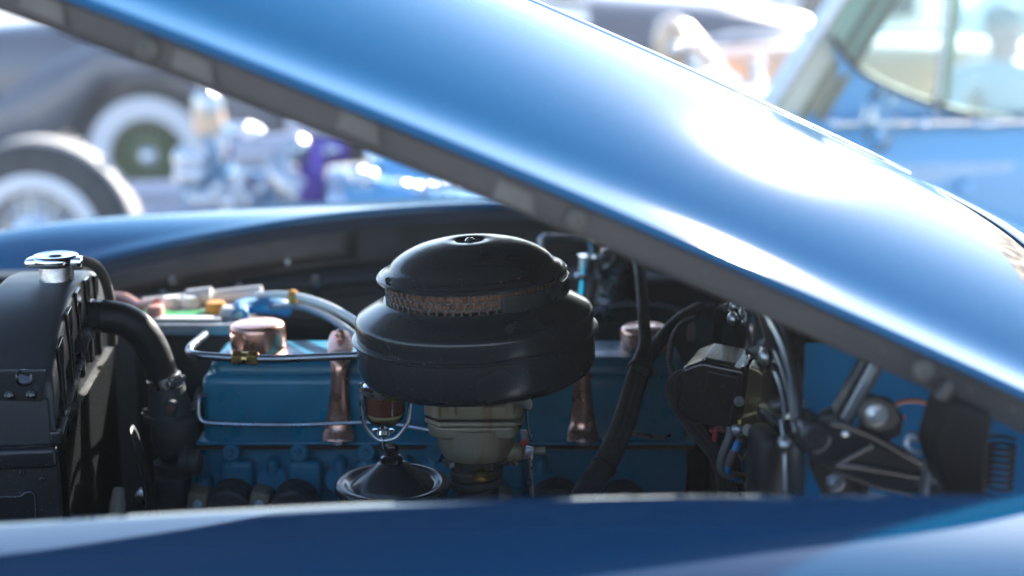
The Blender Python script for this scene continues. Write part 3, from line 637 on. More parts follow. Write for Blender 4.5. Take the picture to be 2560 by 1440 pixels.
h = MB(); t_ = AC+Q @ V((0, 0, zz(603))); h.lathe([(.0052, 0), (.0052, .002), (.0035, .0042), (0, .005)], t_, TILT, 20); obj('wing_stud', h, M['chrome'], ac)
h = MB(); p = AC+Q @ V((218*k*math.cos(R(205)), 218*k*math.sin(R(205)), zz(664))); h.lathe([(.004, -.002), (.0042, .001), (.0032, .0014), (.003, -.001)], p, TILT, 16); obj('lid_hole', h, M['gasket'], ac)
# clamp band, standing off at the right
h = MB(); rows = []
for i in range(60):
    a = R(-70+i*185/59); off = 6+16*max(0, math.cos(a-R(15)))**1.5; r0 = (219+off*(1 if i > 3 else i/3))*k
    rows.append([AC+Q @ V((r0*math.cos(a), r0*math.sin(a), z)) for z in (zz(734)+.0008, zz(734)+.002, zz(697), zz(694))])
h.grid(rows); obj('clamp_band', h, M['clamp'], ac, solid=.0016, sharp=60)

# ------------------------------------------------------------------ carburettor
cb = thing('carburetor', 'stained metal carburetor under the air cleaner', 'carburetor', tuple(P(1190, 1240, 0)))
def pp(pts, dY): return [P(a, b, dY) for a, b in pts]
def octo(pyc, hw, hd, cut, cx=1187, Y=0.0):
    c = P(cx, pyc, Y); s_ = S(Y); a, b_, q = hw*s_, hd*s_, cut*s_
    return [c+V((x, y, 0)) for x, y in ((-a, -b_+q), (-a+q, -b_), (a-q*.5, -b_), (a, -b_+q*.5), (a, b_-q), (a-q, b_), (-a+q, b_), (-a, b_-q))]
def layer(py0, py1, hw, hd, cut, m, name, bev=.002, cx=1187, hw2=None):
    t = octo(py0, hw, hd, cut, cx); bt = octo(py1, hw2 or hw, (hw2 or hw)/hw*hd, cut, cx); h = MB()
    n = len(t); h.add(t+bt, [tuple(range(n)), tuple(reversed(range(n, 2*n)))]+[(i, (i+1) % n, n+(i+1) % n, n+i) for i in range(n)])
    return obj(name, h, M[m], cb, bevel=bev, seg=3)
layer(955, 1000, 100, 90, 30, 'carb', 'air_horn', .004, 1190)
layer(985, 1022, 124, 100, 36, 'carb', 'bowl_cover', .004, 1185)
layer(1021, 1025, 122, 98, 36, 'gasket', 'bowl_gasket', .0004, 1185)
layer(1025, 1040, 123, 99, 36, 'carb', 'bowl_flange', .003, 1185)
layer(1038, 1074, 116, 92, 34, 'carb', 'float_bowl', .006, 1184, 112)
h = MB(); c = P(1192, 1100, 0); h.lathe([(60*s, -.016), (88*s, -.014), (99*s, -.006), (102*s, .004), (103*s, .022)], c, (0, 0, 1), 40); obj('bowl_base', h, M['carb'], cb)
for px, py in ((1130, 1000), (1276, 996), (1090, 1005)):
    bolt(cb, P(px, py+6, -.042), (0, 0, 1), .012, M['zinc'], 'slot', 'screw')
    h = MB(); h.tube([P(px, py+8, -.041), P(px, py+36, -.041)], .0052, 12, 1); obj('screw_post', h, M['carb'], cb)
h = MB(); h.tube([P(1207, 1004, -.0425), P(1207, 1026, -.0425)], .0012, 8, 1); obj('casting_seam', h, M['carb'], cb)
layer(1124, 1142, 80, 62, 26, 'carb_dark', 'throttle_flange', .003, 1192)
layer(1142, 1186, 52, 48, 18, 'carb_dark', 'throttle_body', .004, 1190)
for px, py in ((1130, 1130), (1124, 1150)):
    bolt(cb, P(px, py, -.02), (0, 0, 1 if py < 1140 else -1), .016, M['zinc'], 'hex')
fl = []
c = P(1192, 1192, -.01)
for i in range(40):
    t = 2*math.pi*i/40; r = (46+26*abs(math.cos(t-.5))**2.5)*s; fl.append(c+V((r*math.cos(t), r*.95*math.sin(t), 0)))
h = MB(); h.plate(fl, (0, 0, .010)); obj('carb_flange', h, M['carb_dark'], cb, bevel=.002)
h = MB(); h.plate([p+V((0, 0, -.011)) for p in fl], (0, 0, .009)); obj('manifold_flange', h, M['cast'], cb, bevel=.003)
bolt(cb, P(1203, 1196, -.035), (0, 0, 1), .019, M['brass'], 'hex')
h = MB(); h.lathe([(70*s, -.06), (58*s, -.02), (55*s, 0)], c+V((0, 0, -.01)), (0, 0, 1), 32); obj('riser', h, M['cast'], cb)
# linkage at the right
lk = lambda pts, r, nm, m='carb_dark': obj(nm, (lambda hh: (hh.tube(pts, r, 8), hh)[1])(MB()), M[m], cb)
lk(pp([(1315, 986), (1318, 1040), (1320, 1075), (1328, 1088), (1324, 1108)], -.01), .0019, 'choke_rod', 'steel_tube')
h = MB(); h.plate(pp([(1300, 1076), (1318, 1076), (1322, 1112), (1306, 1118)], -.012), (0, .003, 0)); obj('throttle_lever', h, M['zinc'], cb, bevel=.0006)
h = MB(); h.box(P(1309, 1105, -.014), (.006, .004, .006)); obj('red_paint_mark', h, M['red'], cb, bevel=.0005)
h = MB(); h.lathe([(.010, -.012), (.0105, 0), (.008, .006), (.004, .008), (.004, .03)], P(1292, 1130, -.01), (1, 0, .05), 20); obj('throttle_shaft', h, M['carb'], cb)
h = MB(); h.box(P(1322, 1133, -.012), (.010, .010, .014), (0, .2, 0), .002, 2); obj('rod_clevis', h, M['zinc'], cb)
lk(pp([(1324, 1148), (1327, 1190), (1331, 1245)], -.012), .0026, 'throttle_rod', 'zinc')
h = MB(); h.lathe([(.006, -.004), (.006, .004)], P(1317, 1010, -.012), (0, 1, 0), 16); h.lathe([(.003, -.007), (.003, .007)], P(1304, 1010, -.012), (1, 0, 0), 12); obj('choke_lever', h, M['zinc'], cb)
lk(pp([(1305, 990), (1304, 1040), (1300, 1070)], .02), .0024, 'choke_rod')
h = MB(); h.box(P(1268, 1150, -.014), (.024, .006, .005)); h.box(P(1262, 1158, -.014), (.010, .006, .004)); obj('idle_bracket', h, M['carb_dark'], cb, bevel=.001)
h = MB(); h.tube(pp([(1280, 1150), (1290, 1162)], -.02), .003, 8, 1); obj('idle_screw', h, M['brass'], cb)

# ------------------------------------------------------------------ oil filter canister (front, at the fender edge)
YF = -.085; s2 = S(YF); ofc = P(981, 1208, YF); kx = s2
of = thing('oil_filter', 'black oil filter canister with conical lid and centre bolt', 'oil filter', tuple(ofc+V((0, 0, -.15))))
def zl(d): return d*kx/.94*(1.12 if d > 0 else 1)
h = MB(); h.lathe([(138*kx, zl(-4)), (142*kx, zl(-30)), (140*kx, zl(-330))], ofc, (0, 0, 1), 64); obj('canister', h, M['black_paint'], of)
h = MB(); h.lathe([(140*kx, zl(-16)), (147*kx, zl(-14)), (149*kx, zl(-6)), (148*kx, zl(1)), (142*kx, zl(5)), (130*kx, zl(6)), (120*kx, zl(3)), (113*kx, zl(-3)), (108*kx, zl(-3)), (104*kx, zl(2)), (100*kx, zl(8)), (60*kx, zl(32)), (38*kx, zl(46)), (30*kx, zl(50)), (26*kx, zl(50))], ofc, (0, 0, 1), 72); obj('lid', h, M['black_paint'], of, sharp=50)
h = MB(); h.lathe([(29*kx, zl(48)), (30*kx, zl(52)), (29*kx, zl(60)), (26*kx, zl(61)), (22*kx, zl(64)), (18*kx, zl(65))], ofc, (0, 0, 1), 32); obj('seal_washer', h, M['black_gloss'], of)
h = MB(); h.lathe([(17*kx, zl(64)), (18.5*kx, zl(68)), (18.5*kx, zl(84)), (16*kx, zl(88)), (0, zl(88))], ofc, (0, 0, 1), 6); obj('lid_bolt', h, M['black_gloss'], of, bevel=.0006)

# ------------------------------------------------------------------ glass bowl fuel filter
YG = -.015; s3 = S(YG); fc_ = P(962, 1000, YG); k3 = s3
ff = thing('fuel_filter', 'small glass bowl fuel filter with wire bail under the air cleaner', 'fuel filter', tuple(P(962, 1105, YG)))
z3 = lambda py: (1000-py)*k3/.965
h = MB(); h.lathe([(30*k3, z3(950)), (48*k3, z3(956)), (55*k3, z3(962)), (56*k3, z3(975)), (53*k3, z3(984)), (50*k3, z3(986))], fc_, (0, 0, 1), 40); obj('filter_head', h, M['chrome_soft'], ff)
h = MB(); h.lathe([(52*k3, z3(984)), (53*k3, z3(990)), (52.5*k3, z3(1030)), (48*k3, z3(1046)), (36*k3, z3(1057)), (14*k3, z3(1061)), (0, z3(1061))], fc_, (0, 0, 1), 40); obj('glass_bowl', h, M['bowl_glass'], ff)
h = MB(); n = 44; prof = []
ring = lambda py: [fc_+V(((47 if i % 2 else 43)*k3*math.cos(math.pi*i/n), (47 if i % 2 else 43)*k3*math.sin(math.pi*i/n), z3(py))) for i in range(2*n)]
h.loft([ring(1032), ring(985)]); obj('pleated_element', h, M['filter_el'], ff, sharp=20)
h = MB(); h.lathe([(44*k3, z3(1034)), (46*k3, z3(1038)), (38*k3, z3(1052)), (10*k3, z3(1056)), (0, z3(1056))], fc_, (0, 0, 1), 32); obj('fuel', h, mat('pale_fuel', (.85, .78, .52), .1, 0, .5), ff)
h = MB(); h.tube(pp([(903, 958), (902, 975), (904, 1030), (912, 1062), (932, 1090), (950, 1101), (966, 1101), (990, 1094), (1010, 1072), (1022, 1045), (1026, 1000), (1024, 970)], YG-.012), .0021, 8, 5); obj('wire_bail', h, M['zinc'], ff)
h = MB(); c = P(959, 1082, YG-.010); h.lathe([(.003, -.014), (.0034, -.004), (.007, -.002), (.008, .0), (.007, .004), (.004, .005), (.004, .012)], c, (0, 0, 1), 20); h.ball(c+V((-.008, 0, .003)), .0036, 10, (1.2, .5, .8)); h.ball(c+V((.008, 0, .003)), .0036, 10, (1.2, .5, .8)); h.lathe([(0, -.020), (.003, -.019), (.0045, -.014), (.0045, -.008), (.003, -.006)], c, (0, 0, 1), 14); obj('thumb_nut', h, M['chrome'], ff)
h = MB(); h.box(P(988, 988, YG-.022), (.019, .008, .012), None, .001, 2); h.lathe([(.0055, 0), (.0055, .014)], P(1000, 992, YG-.022), (1, 0, 0), 6); obj('inlet_fitting', h, M['brass'], ff)
h = MB(); h.tube(pp([(1010, 992), (1040, 994), (1075, 1000)], YG-.02), .0032, 8); obj('outlet_pipe', h, M['brass'], ff)
h = MB(); h.box(P(922, 976, YG-.022), (.010, .003, .0035), (0, .25, 0)); obj('cap_slot', h, M['gasket'], ff)
# ------------------------------------------------------------------ radiator
RX = -.470; RXF = -.555
RROT = Matrix.Rotation(R(6.8), 3, 'Z'); RO = V((-.5, .12, .25))
def PR(px, py, Y): return RROT.inverted() @ (P(px, py, Y)-RO) + RO
rad = thing('radiator', 'black radiator with arched top tank at the left of the engine bay', 'radiator', (-.5, .12, .25))
def arch(Y):
    u = min(1, abs(Y-.07)/.175); return .944 - .046*u**2.2 - .02*max(0, u-.8)**2*5
YN = -.105
def tank_path():
    pts = [(Y, arch(Y)) for Y in [.245-i*.35/30 for i in range(31)]]
    e = arch(YN); pts += [(YN-.006, e-.004), (YN-.010, e-.012), (YN-.0125, e-.03), (YN-.014, e-.08)]
    return pts
tp = tank_path(); rows = []
for Y, z in tp:
    f = .009
    rows.append([V((x, Y, z-dz)) for x, dz in ((RXF, .05), (RXF, .008), (RXF+.003, .002), (RXF+.008, 0), (RX-.012, 0), (RX-.006, .0008), (RX-.002, .003), (RX, .008), (RX, .05))])
h = MB(); h.grid(rows); tank = obj('top_tank', h, M['rad_paint'], rad, sharp=50)
h = MB(); h.plate([(RX-.010, y, z-.012) for y, z in tp]+[(RX-.010, YN-.014, .815), (RX-.010, .245, .815)], (.003, 0, 0)); obj('tank_back', h, M['black_paint'], rad)
# fold tabs along the back edge of the tank
for i, Y in enumerate((-.075, -.02, .035, .09, .145)):
    z = arch(Y); h = MB()
    h.plate([(RX-.0005, Y-.012, z-.004), (RX-.0005, Y+.012, arch(Y+.012)-.004), (RX-.0005, Y+.011, z-.020), (RX-.0005, Y+.006, z-.030), (RX-.0005, Y+.005, z-.10), (RX-.0005, Y-.004, z-.10), (RX-.0005, Y-.006, z-.034), (RX-.0005, Y-.011, z-.024)], (.0035, 0, 0))
    obj('fold_tab', h, M['black_gloss'], rad, bevel=.0012)
    h = MB(); h.box((RX-.006, Y+.0275, z-.062), (.006, .032, .085), None, .002, 2); obj('pressed_panel', h, M['rad_paint'], rad)
# side panel with bolts (faces the camera)
zt_ = arch(YN)-.026
h = MB(); yy = YN-.016
h.plate([(RXF-.03, yy, zt_), (RX-.004, yy, zt_), (RX-.004, yy-.003, .822), (RXF-.03, yy-.003, .822)], (0, .012, 0)); obj('side_plate', h, M['rad_paint'], rad, bevel=.0025)
h = MB(); h.plate([PR(6, 926, yy-.002), PR(112, 926, yy-.002), PR(104, 1005, yy-.002), PR(0, 1003, yy-.002), PR(-30, 980, yy-.002), PR(-30, 926, yy-.002)], (0, .004, 0)); obj('bolt_pad', h, M['black_paint'], rad, bevel=.0012)
for px, py in ((24, 988), (78, 987)): bolt(rad, PR(px, py, yy-.003), (0, -1, .3), .0095, M['black_gloss'], 'rub', 'screw')
h = MB(); h.lathe([(.0085, 0), (.0078, .0014), (.006, .0006), (.0045, -.001), (0, -.001)], PR(60, 945, yy-.003), (0, -1, .4), 24); obj('dished_hole', h, M['black_gloss'], rad)
h = MB(); h.box(((RXF+RX)/2-.012, yy-.004, .812), (.115, .02, .022), None, .006, 3); obj('side_ledge', h, M['black_paint'], rad)
h = MB(); h.box(((RXF+RX)/2-.012, yy+.006, .56), (.11, .012, .48), None, .003, 2); obj('side_channel', h, M['black_matte'], rad)
h = MB(); h.plate([PR(-40, 1238, yy-.002), PR(50, 1238, yy-.002), PR(62, 1228, yy-.002), PR(78, 1226, yy-.002), PR(90, 1240, yy-.002), PR(92, 1330, yy-.002), PR(-40, 1330, yy-.002)], (0, .006, 0)); obj('stamped_bracket', h, M['black_paint'], rad, bevel=.003)
for px, py in ((8, 1153), (68, 1155), (56, 1182), (106, 1198)): bolt(rad, PR(px, py, yy-.001), (0, -1, .2), .006, M['black_paint'], 'rub', 'rivet')
# core: back plate, tubes and thin fins
h = MB(); h.box((RX-.03, .07, .55), (.05, .33, .52)); obj('core_block', h, M['bay'], rad)
h = MB()
for i in range(39):
    h.box((RX-.0045, -.085+i*.0085, .56), (.006, .0018, .51))
obj('core_tubes', h, M['core'], rad, kind='stuff')
h = MB()
for j in range(110):
    z = .56+j*.0024; pts = []
    for i in range(41):
        pts.append(V((RX+.0025, -.09+i*.00825, z+(.0011 if i % 2 else -.0011))))
    h.grid([pts, [p+V((.0, 0, .0009)) for p in pts]]); h.grid([pts, [p+V((-.02, 0, 0)) for p in pts]])
obj('core_fins', h, M['core'], rad, kind='stuff', sharp=180)
# cap
cc = PR(142, 692, .07); s4 = S(.07)
h = MB(); h.lathe([(44*s4, -.012), (43*s4, .0), (42*s4, .003), (41*s4, .014)], cc, (0, 0, 1), 40); obj('filler_neck', h, M['chrome_soft'], rad)
h = MB(); zc = .014
h.lathe([(52*s4, zc-.001), (56*s4, zc), (57*s4, zc+.006), (55*s4, zc+.0095), (50*s4, zc+.0105), (40*s4, zc+.009), (22*s4, zc+.0095), (16*s4, zc+.011), (0, zc+.0115)], cc, (0, 0, 1), 56); cap = obj('filler_cap', h, M['chrome'], rad, sharp=60)
for sx in (-1, 1):
    h = MB(); h.box(cc+V((sx*50*s4, -.006, zc+.0035)), (.016, .02, .010), None, .003, 2); obj('cap_ear', h, M['chrome'], cap)
h = MB(); h.tube([P(185, 655, .07), P(210, 653, .08), P(237, 662, .10), P(258, 690, .12), P(270, 725, .15), P(276, 765, .17), P(280, 860, .19)], .0058, 12); top('overflow_hose', h, M['rubber_grey'], 'worn overflow hose curving down from the radiator cap neck', 'hose', tuple(P(258, 690, .12)))
# stay bar over the core
h = MB(); a, b_ = PR(214, 838, .085), PR(142, 1085, -.10); h.tube([a+V((0, 0, .004)), a, b_, b_+V((-.010, 0, -.002))], .0062, 10, 1, flat=(.45, 1)); st = obj('stay_bar', h, M['zinc'], rad)
h = MB(); h.box(PR(118, 1092, -.112), (.028, .012, .014), None, .003, 2); obj('stay_foot', h, M['black_paint'], rad)

rad.rotation_euler = (0, 0, R(6.8))
# upper hose with two clamps
hp = [P(196, 790, .105), P(222, 790, .108), P(268, 791, .112), P(312, 801, .116), P(350, 826, .12), P(378, 866, .124), P(396, 908, .128), P(410, 950, .13), P(416, 972, .13)]
uh = thing('radiator_hose', 'thick black radiator hose bending down from radiator to engine', 'hose', tuple(P(330, 900, .12)))
h = MB(); h.tube(hp, [41*S(.11), 41*S(.11), 42*S(.11), 42*S(.11), 42*S(.11), 41*S(.11), 40*S(.12), 40*S(.12), 41*S(.12)], 28, 6); obj('hose_body', h, M['hose'], uh)
h = MB(); h.lathe([(.0175, -.02), (.0175, .03)], P(190, 790, .105), (1, 0, 0), 24); obj('radiator_spigot', h, M['black_paint'], uh)
def clamp(c, ax, r, wdt, scr, label):
    t = thing('hose_clamp', label, 'clamp', tuple(c), 'steel hose clamps'); ax = V(ax).normalized()
    h = MB(); h.lathe([(r, -wdt/2), (r+.0008, -wdt/2+.0004), (r+.0008, wdt/2-.0004), (r, wdt/2)], c, ax, 40); obj('band', h, M['zinc'], t)
    scr = V(scr).normalized(); tg = ax.cross(scr).normalized(); o = c+scr*(r+.003)
    rot = Matrix((tg, ax, scr)).transposed().to_euler()
    h = MB(); h.box(o, (.015, wdt*1.05, .006), rot, .0012, 2); obj('screw_housing', h, M['zinc'], t)
    h = MB(); h.tube([o-tg*.012+scr*.001, o+tg*.011+scr*.001], .0032, 10, 1); obj('screw_shaft', h, M['zinc'], t)
    bolt(t, o+tg*.010+scr*.001, tg, .0085, M['zinc'], 'slot', 'screw')
    o2 = c+(scr*.55+tg*-.83).normalized()*(r+.0010)
    n2 = (o2-c).normalized(); t2 = ax.cross(n2)
    h = MB(); h.box(o2, (.010, wdt*.3, .0008), Matrix((t2, ax, n2)).transposed().to_euler()); obj('band_slot', h, M['gasket'], t)
clamp(P(222, 790, .108), (1, 0, .02), 42*S(.11), .0115, (.1, -.72, -.7), 'steel clamp on the radiator end of the black hose')
clamp(P(412, 953, .13), (.25, 0, -1), 42*S(.13), .0125, (.75, -.66, .2), 'steel clamp on the hose end over the rusty thermostat housing')

# ------------------------------------------------------------------ battery and lines at the far side
YB = .29
bt = thing('battery', 'sunlit battery with coloured caps and pale hold down rail behind the hose', 'battery', tuple(P(480, 1000, YB+.06)))
bx0, bx1 = P(330, 850, YB).x, P(590, 850, YB).x; bz = P(480, 812, YB).z
h = MB(); h.box(((bx0+bx1)/2, YB+.075, bz-.11), (bx1-bx0, .15, .20), None, .006, 2); obj('battery_case', h, M['black_matte'], bt)
h = MB(); h.box(((bx0+bx1)/2, YB+.075, bz-.006), (bx1-bx0+.006, .156, .014), None, .003, 2); obj('battery_lid', h, mat('grey_white_lid', (.42, .45, .5), .35), bt)
for px, py, Y, r, m in ((540, 786, .35, .013, 'orange'), (480, 782, .38, .012, 'white'), (430, 785, .38, .012, 'white')):
    h = MB(); c = P(px, py, Y); c.z = bz+.001; h.lathe([(r, 0), (r, .010), (r*.85, .014), (0, .015)], c, (0, 0, 1), 20); obj('vent_cap', h, M[m], bt)
h = MB(); h.box(((bx0+bx1)/2-.02, YB+.05, bz+.002), (.10, .03, .002)); obj('green_label', h, M['green'], bt)
h = MB(); h.box(((bx0+bx1)/2-.03, YB+.018, bz+.003), (.15, .018, .005), None, .002, 2); h.box(((bx0+bx1)/2+.055, YB+.04, bz+.007), (.03, .025, .014), None, .004, 2); obj('white_bar', h, M['white'], bt)
h = MB(); c = P(384, 783, YB+.02); h.box((c.x, YB+.03, bz+.010), (.020, .02, .016), None, .004, 2); h.tube([(c.x, YB+.04, bz+.02), P(350, 762, 0.370), P(310, 742, 0.400), P(270, 740, 0.420)], [.005, .0055, .0055, .0055], 10); obj('red_cable', h, mat('faded_red_cable', (.72, .36, .29), .45), bt)
h = MB(); a, b_ = P(360, 762, 0.405), P(655, 730, 0.405); h.tube([a, b_], .0095, 12, 1); h.tube([P(470, 745, 0.395), P(530, 738, 0.395)], .0115, 12, 1); obj('hold_down_rail', h, M['white'], bt)
h = MB(); h.tube([P(600, 790, 0.320), P(602, 770, 0.340), P(640, 764, 0.360), P(690, 766, 0.370), P(720, 772, 0.380)], .011, 10); obj('blue_connector', h, M['blue_in'], bt)
for px in (598, 643, 690): bolt(bt, P(px, 756, .53), (0, -.4, 1), .012, M['chrome'])
wt = thing('washer_tube', 'translucent white tubes arching from the battery to the air cleaner', 'tube', tuple(P(760, 760, 0.270)))
h = MB(); h.tube([P(640, 740, 0.380), P(700, 737, 0.350), P(745, 742, 0.320), P(800, 757, 0.270), P(850, 780, 0.220), P(900, 812, 0.170), P(940, 850, 0.120)], .0050, 12); obj('clear_tube', h, mat('milky_tubing', (.62, .64, .6), .2, 0, .6, var=.05), wt)
h = MB(); h.tube([P(660, 770, 0.370), P(740, 765, 0.320), P(800, 783, 0.270), P(850, 812, 0.220), P(900, 850, 0.170)], .0045, 10); obj('clear_tube', h, mat('smoky_tubing', (.26, .28, .34), .2, 0, .6), wt)
h = MB(); h.lathe([(.008, -.005), (.0095, 0), (.008, .005)], P(732, 742, 0.325), (1, 0, 0), 16); obj('tube_clip', h, M['orange'], wt)

# ------------------------------------------------------------------ voltage regulator on the firewall
vr = thing('voltage_regulator', 'black voltage regulator box on gold base bolted to the firewall', 'regulator', tuple(P(1850, 1060, -.13)))
Zr = Euler((R(-3), R(7), R(-17))).to_matrix()
A = P(1720, 896, -.155)                   # near left top corner region
def W(u, v, t): return A + Zr @ V((u, v, t))        # u right, v away, t up
def vbox(u0, u1, v0, v1, t0, t1, nm, m, bev=.004, seg=4, par=vr, bulge=None):
    h = MB(); c = W((u0+u1)/2, (v0+v1)/2, (t0+t1)/2); h.box(c, (u1-u0, v1-v0, t1-t0), Zr.to_euler(), bev, seg); return obj(nm, h, M[m], par, sharp=50)
# cover: chamfered extrusion along v (depth); profile in u,t
prof = [(-.004, -.010), (.012, .0), (.050, .0), (.055, -.003), (.056, -.058), (.010, -.060), (-.004, -.050)]
h = MB(); h.plate([W(u, 0, t) for u, t in prof], Zr @ V((0, .085, 0))); cov = obj('cover', h, M['black_gloss'], vr, bevel=.0042, seg=4)
h = MB(); h.plate([W(.014, .010, .0008), W(.043, .010, .0008), W(.043, .074, .0008), W(.014, .074, .0008)], Zr @ V((0, 0, .0012))); obj('top_panel', h, M['black_paint'], vr, bevel=.0008)
h = MB(); h.tube([W(.051, .002, .0005), W(.051, .083, .0005)], .0022, 8, 1); obj('cover_bead', h, M['black_gloss'], vr)
h = MB(); h.plate([W(.020, -.0012, -.008), W(.048, -.0012, -.008), W(.048, -.0012, -.054), W(.020, -.0012, -.056)], Zr @ V((0, .002, 0))); obj('front_panel', h, M['black_gloss'], vr, bevel=.001)
bolt(vr, W(.053, -.001, -.030), Zr @ V((.3, -1, 0)), .0095, M['zinc'], 'slot', 'screw')
# gold base: bent strip behind the cover
bp = [(.056, .004), (.066, .002), (.076, -.006), (.079, -.014), (.079, -.040), (.076, -.052), (.074, -.066), (.058, -.066)]
h = MB(); h.plate([W(u, .002, t) for u, t in bp], Zr @ V((0, .088, 0))); obj('base', h, M['gold'], vr, bevel=.002, seg=3)
h = MB(); h.plate([W(u, .012, t) for u, t in ((.080, -.012), (.092, -.020), (.096, -.030), (.096, -.052), (.080, -.040))], Zr @ V((0, .06, 0))); obj('back_flange', h, M['gold'], vr, bevel=.0015)
h = MB(); h.plate([W(u, .006, t) for u, t in ((.079, .002), (.086, -.008), (.090, -.02), (.084, -.03), (.080, -.045), (.0785, -.02))], Zr @ V((0, .08, 0))); obj('rubber_pad', h, M['rubber'], vr, bevel=.001)
h = MB(); h.plate([W(.058, -.003, -.064), W(.074, -.004, -.064), W(.086, -.003, -.052), W(.086, -.003, -.034), W(.072, -.003, -.036), W(.058, -.003, -.044)], Zr @ V((0, .003, 0))); obj('base_tab', h, M['gold'], vr, bevel=.0006)
bolt(vr, W(.0775, -.0035, -.0385), Zr @ V((-.2, -1, 0)), .011, M['zinc'], 'pan', 'screw')
h = MB(); h.lathe([(.0062, 0), (.0066, .002), (.0062, .004)], W(.081, -.0035, -.039), Zr @ V((.3, -1, 0)), 16); obj('rubber_bush', h, M['steel_tube'], vr)
bolt(vr, W(.0655, -.0035, -.0545), Zr @ V((0, -1, .05)), .0105, M['zinc'], 'slot', 'screw')
def text(body, size, pos, rot, m, parent, name='lettering'):
    cu = bpy.data.curves.new(name, 'FONT'); cu.body = body; cu.size = size; cu.extrude = .00012; cu.align_x = 'CENTER'
    t0 = bpy.data.objects.new(name, cu); me = bpy.data.meshes.new_from_object(t0); me.name = name; bpy.data.objects.remove(t0)
    o = bpy.data.objects.new(name, me); COL.objects.link(o); o.parent = parent; o.location = V(pos)-ORIG[parent.name]; o.rotation_euler = rot; me.materials.clear(); me.materials.append(m); return o
Mr = Zr @ Euler((math.pi/2, 0, 0)).to_matrix() @ Euler((0, 0, R(8))).to_matrix()
text('58N W', .0052, W(.0805, -.0040, -.0515), Mr.to_euler(), M['lettering'], vr)
text('N.J.', .0052, W(.0805, -.0040, -.0575), Mr.to_euler(), M['lettering'], vr)
# terminals and wires below
def wire(name, pts, r, m, label, cat='wire', parent=None, grp=None, **k):
    h = MB(); h.tube(pts, r, 10, 5)
    return top(name, h, M[m], label, cat, tuple(V(pts[0])), grp, **k)
Yw = -.165
for px in (1793, 1806):
    h = MB(); h.lathe([(.0026, -.008), (.0026, .008)], P(px, 1058, Yw+.02), (0, 0, 1), 12); h.lathe([(.0045, 0), (.0045, .003)], P(px, 1056, Yw+.02), (0, 0, 1), 6); obj('terminal_post', h, M['zinc'], vr)
h = MB(); h.lathe([(.0022, -.014), (.003, -.007), (.002, .0)], P(1789, 1068, Yw+.01), (0, 0, 1), 12); h.box(P(1788, 1076, Yw+.01), (.011, .004, .0028), (0, -.15, 0), .001); obj('red_terminal', h, mat('dull_red_sleeve', (.28, .035, .04), .5), vr)
h = MB(); h.box(P(1827, 1062, Yw), (.014, .006, .012), (0, .2, 0), .001, 2); obj('terminal_tab', h, M['gold'], vr)
h = MB(); h.box(P(1851, 1076, Yw-.004), (.007, .008, .022), (0, .05, 0), .0012, 2); obj('terminal_tab', h, M['brass'], vr)
bolt(vr, P(1843, 1076, Yw-.010), (-.6, -1, .1), .0125, M['zinc'], 'pan', 'screw')
h = MB(); h.tube([P(1852, 1074, Yw), P(1866, 1074, Yw)], .0026, 8, 1); h.lathe([(.002, 0), (.003, .004), (.002, .014)], P(1845, 1108, Yw-.008), (0, 0, 1), 10); obj('ring_terminal', h, M['zinc'], vr)
wire('regulator_wire', [P(1824, 1066, Yw), P(1825, 1090, Yw-.004), P(1814, 1118, Yw-.006), P(1804, 1150, Yw-.008), P(1803, 1170, Yw-.008), P(1812, 1184, Yw-.008), P(1840, 1190, Yw-.004), P(1875, 1191, .0-.14), P(1902, 1191, -.13)], .0042, 'wire_grey', 'thick grey wire curving from the regulator to the rubber grommet')
wire('stripe_wire', [P(1845, 1104, Yw-.008), P(1842, 1115, Yw-.01), P(1836, 1128, Yw-.011)], .0034, 'wire_blue', 'short bright blue wire at the screw terminal below the regulator')
wire('sleeved_wire', [P(1837, 1126, Yw-.011), P(1828, 1146, Yw-.011), P(1820, 1164, Yw-.010)], .0044, 'wire_maroon', 'maroon sleeved wire section below the blue regulator wire')
wire('blue_wire', [P(1820, 1162, Yw-.010), P(1817, 1178, Yw-.009), P(1822, 1190, Yw-.007), P(1840, 1196, Yw-.005), P(1870, 1199, -.14), P(1901, 1199, -.13)], .0030, 'wire_blue', 'blue wire running beneath the grey wire into the grommet')
wire('clip_wire', [P(1846, 1194, Yw), P(1856, 1215, Yw), P(1868, 1238, Yw)], .0028, 'chrome_soft', 'bare bright metal clip hanging under the grommet wires', 'clip')
wire('thin_rod', [P(1838, 1130, -.10), P(1872, 1168, -.10)], .0016, 'zinc', 'thin pale rod crossing behind the regulator wires', 'rod')
braid = wave_bump(mat('ribbed_black_sleeve', (.018, .02, .023), .5, 0, 0, var=.3, vscale=90), 210, .9, 'Z', .0012); M['braid'] = braid
for k, (o, lb) in enumerate(((0, 'left strand of ribbed black harness hanging beside the regulator'), (1, 'right strand of ribbed black harness against the firewall'))):
    wire('ribbed_harness', [P(1712+o*6, 934, -.09), P(1686+o*8, 946, -.10), P(1675+o*12, 972, -.105), P(1686+o*14, 1010, -.11), P(1712+o*16, 1052, -.115), P(1748+o*16, 1095, -.12), P(1784+o*18, 1140, -.125), P(1803+o*20, 1190, -.13), P(1812+o*22, 1260, -.135)], [.0050, .0050, .0052, .0054, .0056, .0058, .0058, .0058, .0058], 'braid', lb, 'harness', grp='ribbed harness strands')
wire('conduit', [P(1735, 795, .15), P(1700, 815, .12), P(1682, 845, .09), P(1675, 885, .06), P(1678, 925, .03), P(1700, 960, .0)], .0036, 'braid', 'thin ribbed conduit looping from the firewall edge to the harness', 'conduit')
